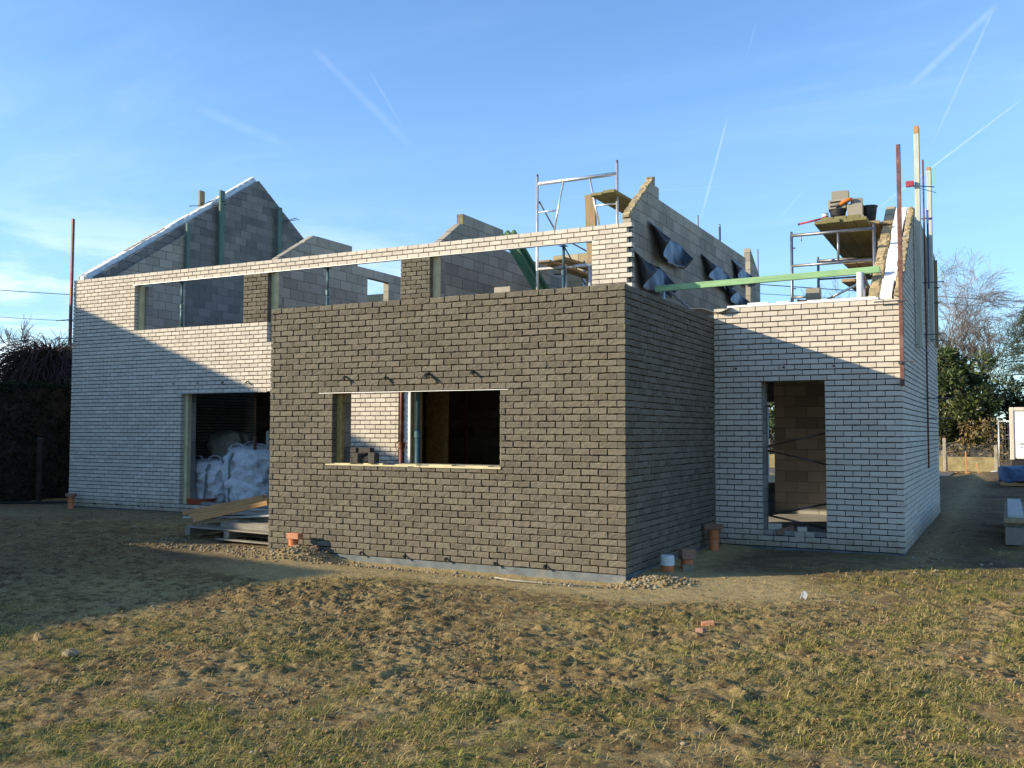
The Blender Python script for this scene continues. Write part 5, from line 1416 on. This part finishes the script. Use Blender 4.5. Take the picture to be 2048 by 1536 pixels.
# ------------------------------------------------------------------ plants
def twigtree(name, base, h, spread, seed, label, cat='tree', mat='bark_pale', droop=0.0, levels=5, r0=.12, up=.75, n0=5, group=None, clear=.25, minr=.009):
    rg = random.Random(seed); t = thing(name, base, label, cat, group); mt = MB(); mc = MB()
    b = V3(base)
    top = b + V3((rg.uniform(-.2, .2), rg.uniform(-.2, .2), h * clear))
    mt.tube([b - V3((0, 0, .15)), b + (top - b) * .5 + V3((rg.uniform(-.05, .05), 0, 0)), top], [r0 * 1.2, r0, r0 * .85], 9)
    def grow(p, d, L, r, lev):
        n = 4; pts = [p]; q = p; dd = d.copy()
        for k in range(n):
            dd = (dd + V3((rg.uniform(-.16, .16), rg.uniform(-.16, .16), rg.uniform(-.08, .12) - droop * (levels - lev) * .05))).normalized()
            q = q + dd * L / n; pts.append(q)
        (mt if lev >= levels - 1 else mc).tube(pts, [max(minr, r * (1 - .55 * k / n)) for k in range(n + 1)], 6 if lev > 2 else 3, cap=False)
        if lev <= 0: return
        kids = rg.choice((2, 3, 3, 4)) + (lev <= 2) + (lev <= 1)
        for k in range(kids):
            f = rg.uniform(.35, 1.0); s = pts[min(n, int(f * n + .5))]
            ax = V3((rg.uniform(-1, 1), rg.uniform(-1, 1), rg.uniform(-.2, .9))).normalized()
            nd = (dd * rg.uniform(.7, 1.1) + ax * spread).normalized()
            grow(s, nd, L * rg.uniform(.55, .8), r * .48, lev - 1)
    for k in range(n0):
        a = 2 * math.pi * k / n0 + rg.uniform(-.4, .4)
        d = V3((math.cos(a) * (1 - up), math.sin(a) * (1 - up), up)).normalized()
        grow(top - V3((0, 0, rg.uniform(0, h * clear * .4))), d, h * (1 - clear) * rg.uniform(.38, .5), r0 * .6, levels - 1)
    mt.build('trunk', mat, t, smooth=True); mc.build('crown', mat, t)
    return t
twigtree('birch_tree', (.75, 48, 0), 11.2, .50, 21, 'bare birch with fine drooping twigs directly behind the right gable', mat='bark_pale', droop=.55, levels=6, n0=8, up=.82, r0=.10, minr=.0055, group='bare winter trees behind the shrubs', clear=.30)
twigtree('bare_tree', (2.1, 46, 0), 8.9, .62, 8, 'fan-shaped bare tree rising from the shrubs right of the birch', mat='bark', levels=5, n0=7, up=.70, r0=.10, group='bare winter trees behind the shrubs', clear=.3)
twigtree('bare_tree', (-5.0, 48, 0), 10.0, .5, 5, 'bare tree showing in the gap above the right wing parapet', mat='bark', levels=5, n0=6, up=.75, r0=.10, group='bare winter trees behind the shrubs', clear=.3)
twigtree('bare_tree', (-31.0, 16.6, 0), 6.8, .6, 9, 'small pale bare tree left of the house behind the weeping bush', mat='bark_pale', levels=5, n0=6, up=.62, r0=.08, clear=.3)

def leaf_cloud(mb_list, centers, n, size, aspect, rg, up=.4, sizevar=.4, outward=None, c0=None):
    """n leaf faces: each a bent pair of triangles, spread round the clump centres (x,y,z,r)"""
    C_ = np.array([c[:4] for c in centers]); k = rg.integers(0, len(C_), n)
    d = rg.normal(0, 1, (n, 3)); d /= np.linalg.norm(d, axis=1)[:, None]
    rr = C_[k, 3] * rg.uniform(.15, 1, n) ** .45
    P = C_[k, :3] + d * rr[:, None] * np.array([1, 1, .8])
    dirn = d * .7 + rg.normal(0, .55, (n, 3)) + np.array([0, 0, up]); dirn /= np.linalg.norm(dirn, axis=1)[:, None]
    s = np.cross(dirn, rg.normal(0, 1, (n, 3))); s /= np.linalg.norm(s, axis=1)[:, None]
    nn = np.cross(dirn, s)
    L = (size * rg.uniform(1 - sizevar, 1 + sizevar, n))[:, None]; W = L * aspect
    a = P; b = P + dirn * L * .5 + s * W - nn * L * .08; c = P + dirn * L + nn * L * .0; e = P + dirn * L * .5 - s * W - nn * L * .08
    return np.stack([a, b, c, e], 1).reshape(-1, 3), (np.arange(n) * 4)[:, None] + np.array([0, 1, 2, 3])[None]
def add_arr(name, V, F, mat, parent):
    me = mesh_from_arrays(name, V - np.array(BASE[parent.name]), F, [mat]); o = bpy.data.objects.new(name, me); COL.objects.link(o); o.parent = parent; BASE[o.name] = BASE[parent.name]; return o
def shrub(name, base, rx, ry, h, nclump, nleaf, size, aspect, mat, seed, label, cat='shrub', zlo=.5, group=None, stems=9, clump=(.35, .7), shape='egg', dry_or_unshaded=0, up=.35, trunkmat='bark'):
    rg = np.random.default_rng(seed); pr = random.Random(seed); t = thing(name, base, label, cat, group)
    cs = []
    while len(cs) < nclump:
        u = rg.uniform(-1, 1, 3)
        r = np.linalg.norm(u)
        if r > 1 or r < .45: continue
        z = zlo + (h - zlo) * (u[2] * .5 + .5)
        f = 1.0 if shape == 'egg' else max(.12, 1 - ((z - zlo) / (h - zlo)) ** 1.2)
        cs.append((base[0] + u[0] * rx * f, base[1] + u[1] * ry * f, base[2] + z, rg.uniform(*clump)))
    V, F = leaf_cloud(None, cs, nleaf, size, aspect, rg, up=up)
    add_arr('crown', V, F, mat, t)
    m = MB()
    for k in range(stems):
        c = cs[pr.randrange(len(cs))]; b = V3(base) + V3((pr.uniform(-.3, .3) * rx, pr.uniform(-.3, .3) * ry, -.1)); e = V3(c[:3])
        m.tube([b, b.lerp(e, .5) + V3((pr.uniform(-.2, .2), pr.uniform(-.2, .2), .2)), e], [.05, .035, .012], 6, cap=False)
    m.build('trunk', trunkmat, t, smooth=True)
    if dry_or_unshaded:
        cd = [(base[0] + pr.uniform(-1, 1) * rx * .95, base[1] - ry * pr.uniform(.5, 1.05), base[2] + pr.uniform(.5, 2.0), .45) for _ in range(12)]
        V, F = leaf_cloud(None, cd, dry_or_unshaded, size * .9, aspect * .7, rg, up=-.2); add_arr('dry_twigs', V, F, 'leaf_dry', t)
        m = MB()
        for k in range(26):
            b = V3((base[0] + pr.uniform(-1, 1) * rx * .9, base[1] - ry * pr.uniform(.7, 1.0), base[2] + pr.uniform(.3, 1.2))); a = pr.uniform(-1.2, 1.2)
            p = [b + V3((math.sin(a) * q * 1.2, -.1 * q, q * .9 - q * q * .75)) for q in (0, .4, .8, 1.2)]
            m.tube(p, [.014, .012, .009, .004], 4, cap=False)
        m.build('bare_branches', 'bark_pale', t)
    return t
gs_ = 'evergreen shrubs behind the concrete fence'
shrub('laurel_shrub', (2.15, 36.6, 0), 1.75, 1.4, 5.5, 46, 15000, .20, .22, 'leaf_laurel', 3, 'tall glossy evergreen shrub behind the concrete fence, right of the house', group=gs_, dry_or_unshaded=1400)
shrub('laurel_shrub', (-1.3, 36.9, 0), 1.9, 1.4, 4.6, 36, 9000, .20, .22, 'leaf_laurel', 4, 'evergreen shrub behind the fence, mostly hidden by the right gable', group=gs_)
shrub('laurel_shrub', (-5.9, 36.6, 0), 2.6, 1.4, 4.2, 40, 10000, .20, .22, 'leaf_laurel', 5, 'evergreen shrub glimpsed through the right door opening', group=gs_)
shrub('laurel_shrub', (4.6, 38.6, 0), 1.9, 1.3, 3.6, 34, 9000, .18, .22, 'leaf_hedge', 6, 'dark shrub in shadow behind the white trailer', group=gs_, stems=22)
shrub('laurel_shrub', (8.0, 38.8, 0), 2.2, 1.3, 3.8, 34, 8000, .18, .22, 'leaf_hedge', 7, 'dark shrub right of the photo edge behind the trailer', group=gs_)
# cedar: layered drooping boughs
rgc = random.Random(14); t = thing('cedar_tree', (5.45, 43.5, 0), 'blue-green cedar with layered boughs at the right edge', 'tree'); m = MB()
m.tube([(5.45, 43.5, -.2), (5.45, 43.5, 4), (5.4, 43.5, 8.3)], [.22, .15, .03], 9); boughs = []; cl = []
for k in range(64):
    z = 2.9 + 5.2 * (k / 64) ** .9; a = k * 2.4 + rgc.uniform(-.3, .3); L = 3.1 * max(.05, 1 - ((z - 2.4) / 6.2) ** 1.5) * rgc.uniform(.7, 1.1) + .3
    p = [V3((5.45 + math.cos(a) * L * q, 43.5 + math.sin(a) * L * q, z + .35 * q - .55 * q * q)) for q in (0, .35, .7, 1)]
    m.tube(p, [.05, .035, .02, .006], 5, cap=False)
    for q in range(9):
        f = .25 + .75 * rgc.random(); c = p[0].lerp(p[3], f); cl.append((c.x + rgc.uniform(-.2, .2), c.y + rgc.uniform(-.2, .2), c.z + .16 * math.sin(f * 3) - .05, .25))
m.build('trunk', 'bark', t); V, F = leaf_cloud(None, cl, 26000, .13, .13, np.random.default_rng(3), up=.15); add_arr('crown', V, F, 'leaf_cedar', t)

# hedge on the left, clipped
t = thing('clipped_hedge', (-17.4, 9, 0), 'long dark clipped hedge left of the house', 'hedge'); rgh = np.random.default_rng(8)
def hedge_pts(n):
    f = rgh.uniform(0, 1, n); y = rgh.uniform(-3.2, 22, n); x = np.where(f < .62, -16.5 + rgh.normal(0, .05, n) - .10 * rgh.uniform(0, 1, n), rgh.uniform(-18.2, -16.5, n)); z = np.where(f < .62, rgh.uniform(-.06, 2.68, n), 2.66 + rgh.normal(0, .05, n)); return np.stack([x, y, z], -1)
n = 42000; P = hedge_pts(n); d = rgh.normal(0, 1, (n, 3)) + np.array([.5, 0, .3]); d /= np.linalg.norm(d, axis=1)[:, None]; s = np.cross(d, rgh.normal(0, 1, (n, 3))); s /= np.linalg.norm(s, axis=1)[:, None]
L = rgh.uniform(.05, .12, n)[:, None]
V = np.stack([P, P + d * L * .5 + s * L * .3, P + d * L, P + d * L * .5 - s * L * .3], 1).reshape(-1, 3); add_arr('foliage', V, (np.arange(n) * 4)[:, None] + np.arange(4)[None], 'leaf_hedge', t)
m = MB(); m.box((-18.1, -3.1, -.1), (-16.62, 22, 2.62)); m.build('inner_mass', 'twig_dark', t)
t = thing('wooden_post', (-16.0, 4.36, -.1), 'dim wooden post standing before the clipped hedge', 'post'); m = MB(); m.bar((-16.0, 4.36, -.1), (-16.0, 4.36, 1.42), .09, .09, up=(0, 1, 0), ch=.008); m.build('shaft', 'twig_dark', t); m = MB(); m.bar((-16.0, 4.36, 1.421), (-16, 4.36, 1.45), .085, .085, up=(0, 1, 0)); m.build('raw_end', 'bark', t)
# weeping bush
rgw = random.Random(6); t = thing('weeping_bush', (-21.2, 8.6, 0), 'dark leafless weeping bush rising over the clipped hedge at left', 'bush'); m = MB(); mt = MB()
mt.tube([(-21.2, 8.6, -.1), (-21.15, 8.6, 1.4), (-21.2, 8.6, 3.2)], [.16, .13, .09], 9); mt.build('trunk', 'bark', t, smooth=True)
for k in range(1500):
    a = rgw.uniform(0, 2 * math.pi); R_ = rgw.uniform(.5, 3.4); hz = rgw.uniform(.3, 1.1) * (1.1 - .10 * R_); b = V3((-21.2 + rgw.uniform(-.3, .3), 8.6 + rgw.uniform(-.3, .3), rgw.uniform(2.7, 3.7)))
    drop = rgw.uniform(.8, 2.6); w = rgw.uniform(-.5, .5)
    pts = [b + V3((math.cos(a + w * q) * R_ * q, math.sin(a + w * q) * R_ * q, hz * math.sin(min(1, q * 1.5) * 1.7) - drop * q ** 2.4)) for q in (0, .15, .3, .45, .6, .75, .88, 1)]
    m.tube([p + V3((rgw.uniform(-.03, .03), rgw.uniform(-.03, .03), rgw.uniform(-.03, .03))) for p in pts], [.014, .013, .012, .010, .009, .008, .006, .004], 3, cap=False)
m.build('crown', 'twig_dark', t)
lumps_litter = None
def pl_lit(n): return rng.uniform(-8, 3.2, n), rng.uniform(33.25, 34.2, n)
lumps(700, pl_lit, .03, .09, ['leaf_dry', 'brick_orange', 'leaf_dry'], 'leaf_litter', 'fallen orange-brown leaves along the foot of the concrete fence', 'leaves', flat=.35)

# ------------------------------------------------------------------ unseen neighbours shaped from their shade, and an added shade block behind the house
def plain_house(name, lo, hi, label, wins, roofmat='roof_tile', cat='house'):
    t = thing(name, ((lo[0] + hi[0]) / 2, (lo[1] + hi[1]) / 2, 0), label, cat)
    m = MB(); m.box((lo[0], lo[1], -.1), (hi[0], hi[1], hi[2] - .16)); m.build('wall', 'render_beige', t)
    m = MB(); m.box((lo[0] - .0, lo[1] - .0, hi[2] - .158), (hi[0] + .0, hi[1] + .0, hi[2])); m.build('roof', roofmat, t)
    for (x, y, z, w, h, ax) in wins:
        m = MB()
        if ax == 'x': m.box((x - .02, y - w / 2, z), (x + .05, y + w / 2, z + h))
        else: m.box((x - w / 2, y - .05, z), (x + w / 2, y + .02, z + h))
        f = m.build('window', 'white_panel', t); m = MB()
        if ax == 'x': m.box((x + .051, y - w / 2 + .08, z + .08), (x + .056, y + w / 2 - .08, z + h - .08))
        else: m.box((x - w / 2 + .08, y - .056, z + .08), (x + w / 2 - .08, y - .051, z + h - .08))
        m.build('pane', 'dark_glass', f)
    return t
plain_house('neighbour_house', (-31, -10.44, 0), (-21.3, 1.5, 7.0), 'flat-roofed beige two-storey house next door, left of the view', [(-21.3, y, z, 1.3, 1.4, 'x') for y in (-8, -4.5, -1) for z in (1.0, 4.2)])
plain_house('garage', (-10.5, 15.5, 0), (-5.0, 23.0, 3.1), 'low garage standing hidden behind the house', [(-8, 15.5, 1.0, 1.2, 1.0, 'y')])  # unseen block, added only to shade the ground at far right
t = thing('garden_shed', (-16, -10, 0), 'large garden shed with a sloping north roof, left of the view', 'shed')
m = MB(); m.prism([(-17.6, -16, -.1), (-17.6, -5.1, -.1), (-17.6, -5.1, 2.26), (-17.6, -9.3, 3.97), (-17.6, -16, 3.97)], (3.55, 0, 0)); m.build('wall', 'render_beige', t)
m = MB(); m.prism([(-17.65, -16, 3.972), (-17.65, -9.3, 3.972), (-17.65, -5.1, 2.262), (-17.65, -5.06, 2.33), (-17.65, -9.3, 4.05), (-17.65, -16, 4.05)], (3.65, 0, 0)); m.build('roof', 'roof_tile', t)
m = MB(); m.box((-14.06, -8.6, 0), (-14.01, -7.4, 2.1)); d = m.build('door', 'wood_green', t); m = MB(); m.box((-14.008, -7.6, 1.0), (-13.97, -7.5, 1.05)); m.build('handle', 'steel_dark', d)

# ------------------------------------------------------------------ power lines
t = thing('utility_pole', (-13, 48.1, 0), 'wooden utility pole hidden behind the house', 'utility pole'); m = MB(); m.tube([(-13, 48.1, -.2), (-13, 48.1, 11.4)], [.15, .10], 10); m.build('shaft', 'bark', t, smooth=True); m = MB(); m.bar((-13.5, 47.85, 11.0), (-12.5, 48.37, 11.0), .1, .1); m.build('crossarm', 'wood_grey', t)
dv = V3((-.887, -.461, 0)); pb = V3((-13, 48.1, 0))
def wire(z0, a, b, s0, s1, r, label):
    m = MB(); m.tube([pb + dv * s + V3((0, 0, z0 + a * abs(s) + b * s * s)) for s in np.linspace(s0, s1, 24)], r, 5)
    tag(m.build('power_line', 'cable_black', base=tuple(pb)), label, 'power line', 'power lines behind the house')
wire(11.2, -.1044, .00198, 0, 62, .022, 'upper power line at the left edge of the sky')
wire(10.6, -.1517, .00249, 0, 62, .014, 'lower power line at the left edge of the sky')
wire(11.17, -.068, .0002, 0, -48, .028, 'upper thick power line crossing right of the right gable')
wire(10.54, -.056, .0002, 0, -48, .017, 'lower thin power line crossing right of the right gable')

# ------------------------------------------------------------------ sky, sun, camera
SUN = V3((1.36, 1.0, -.504)).normalized()
EL = math.asin(-SUN.z); AZ = math.atan2(-SUN.x, -SUN.y)       # azimuth of the sun from +Y towards +X
wd = bpy.data.worlds.new('World'); SC.world = wd; wd.use_nodes = True
t = NT(wd.node_tree); bg = wd.node_tree.nodes['Background']
sky = t.node('ShaderNodeTexSky', sky_type='NISHITA'); sky.sun_disc = False; sky.sun_elevation = EL; sky.sun_rotation = AZ
sky.air_density = 1.0; sky.dust_density = .2; sky.ozone_density = 3.0; sky.altitude = 60
tc = t.node('ShaderNodeTexCoord'); D = t.vmath('NORMALIZE', tc.outputs['Generated'])
sep = t.node('ShaderNodeSeparateXYZ'); t.put(sep.inputs[0], D)
zc = t.math('ADD', t.math('MAXIMUM', sep.outputs[2], 0.0), .12)
pl_ = t.node('ShaderNodeCombineXYZ'); t.put(pl_.inputs[0], t.math('DIVIDE', sep.outputs[0], zc)); t.put(pl_.inputs[1], t.math('DIVIDE', sep.outputs[1], zc))
ci = t.noise(t.mapping(pl_.outputs[0], (.55, 1.5, 1), rot=(0, 0, .5)), 1.1, 6, .6, .5)
ci2 = t.noise(t.mapping(pl_.outputs[0], (2.6, 7, 1), rot=(0, 0, .9)), 1.0, 6, .62, .3)
cloud = t.math('MULTIPLY', t.ramp(ci, .40, .78), t.ramp(ci2, .30, .80, .35, 1.0))
cloud = t.math('MULTIPLY', cloud, .10)
left = t.vmath('DOT_PRODUCT', D, (-.80, .60, 0.0))
lowz = t.ramp(sep.outputs[2], .02, .26, 1, 0)
puff = t.noise(t.mapping(D, (3, 3, 13)), 2.2, 6, .6, .3)
low = t.math('MULTIPLY', t.math('MULTIPLY', t.ramp(puff, .36, .62), lowz), t.ramp(left, .80, .97))
total = t.math('MAXIMUM', cloud, t.math('MULTIPLY', low, .75))
TR = [((-0.61675, -0.29653, 0.72917), (0.00715, 0.92418, 0.38189), (-0.78713, 0.24075, -0.56787), 0.1274, .0075, .24),
((-0.89881, -0.16606, 0.40567), (0.00209, 0.92382, 0.38282), (-0.43834, 0.34493, -0.82999), 0.1424, .0042, .28),
((-0.55507, -0.23858, 0.79685), (0.02325, 0.95316, 0.30158), (-0.83148, 0.18592, -0.52352), 0.1639, .0022, .48),
((-0.91086, -0.32245, 0.25759), (-0.23663, 0.91941, 0.31415), (-0.33813, 0.22519, -0.91376), 0.1137, .0030, .36),
((-0.91086, -0.3202, 0.26041), (-0.20318, 0.89708, 0.39238), (-0.35925, 0.30449, -0.88217), 0.0397, .0020, .26),
((-0.686, -0.20155, -0.69912), (-0.59292, 0.71177, 0.3766), (0.42171, 0.67287, -0.60778), 0.1470, .0085, .13),
((-0.79185, -0.33747, -0.509), (-0.55159, 0.75295, 0.3589), (0.26213, 0.56496, -0.78237), 0.0774, .0035, .13),
((-0.70159, -0.28927, 0.65122), (-0.16786, 0.95527, 0.24348), (-0.69253, 0.06151, -0.71877), 0.0623, .0024, .20),
((-0.0416, 0.24497, -0.96864), (-0.41202, 0.879, 0.24), (0.91022, 0.40909, 0.06437), 0.2012, .0022, .10),
((-0.42142, -0.00991, -0.90681), (-0.68785, 0.65514, 0.3125), (0.59099, 0.75544, -0.28291), 0.1201, .010, .12)]
brk = t.ramp(t.noise(D, 60, 4, .6), .2, .75, .45, 1.0)
for (n, a, tt, L, w, s) in TR:
    dist = t.math('ABSOLUTE', t.vmath('DOT_PRODUCT', D, n)); al = t.math('ARCTAN2', t.vmath('DOT_PRODUCT', D, tt), t.vmath('DOT_PRODUCT', D, a))
    m1 = t.ramp(dist, 0, w * (.62 if w < .006 else .8), 1, 0); m2 = t.math('MULTIPLY', t.ramp(al, -.004, .02), t.ramp(al, L - .05, L + .012, 1, 0))
    total = t.math('MAXIMUM', total, t.math('MULTIPLY', t.math('MULTIPLY', m1, m2), t.math('MULTIPLY', brk, s * .42)))
skyc = t.mix(1.0, sky.outputs[0], t.mix(t.ramp(sep.outputs[2], .0, .35), (.72, .92, 1.05), (.93, 1.20, 1.46)), 'MULTIPLY')
hs = t.node('ShaderNodeHueSaturation'); hs.inputs['Saturation'].default_value = 1.0; hs.inputs['Value'].default_value = 1.0; t.put(hs.inputs['Color'], skyc)
hazed = t.mix(t.ramp(sep.outputs[2], .02, .46, .17, .03), hs.outputs[0], (5.6, 7.6, 9.4))
final = t.mix(total, hazed, (9.0, 9.4, 10.0))
t.put(bg.inputs['Color'], final); bg.inputs['Strength'].default_value = .13
sl = bpy.data.lights.new('sun', 'SUN'); sl.energy = 5.0; sl.angle = math.radians(.5); sl.color = (1.0, .86, .62)
so = bpy.data.objects.new('sun', sl); COL.objects.link(so); so.rotation_euler = SUN.to_track_quat('-Z', 'Y').to_euler()
so.location = (-20, -20, 20)
cam = bpy.data.cameras.new('camera'); cam.sensor_width = 36; cam.lens = 1905.046 / 2048 * 36; cam.clip_end = 2000; cam.clip_start = .05
co = bpy.data.objects.new('camera', cam); COL.objects.link(co)
Mx = Matrix(((0.887884, 0.021176, 0.459579), (0.460061, -0.046023, -0.886694), (0.002374, 0.998716, -0.050605))).to_4x4(); Mx.translation = V3((3.8343, -10.2025, 1.6024))
co.matrix_world = Mx; SC.camera = co
vs = SC.view_settings; vs.view_transform = 'Standard'; vs.look = 'None'; vs.exposure = .62; vs.gamma = 1.0; vs.use_curve_mapping = False
SC.cycles.max_bounces = 6; SC.cycles.diffuse_bounces = 3; SC.cycles.transparent_max_bounces = 4
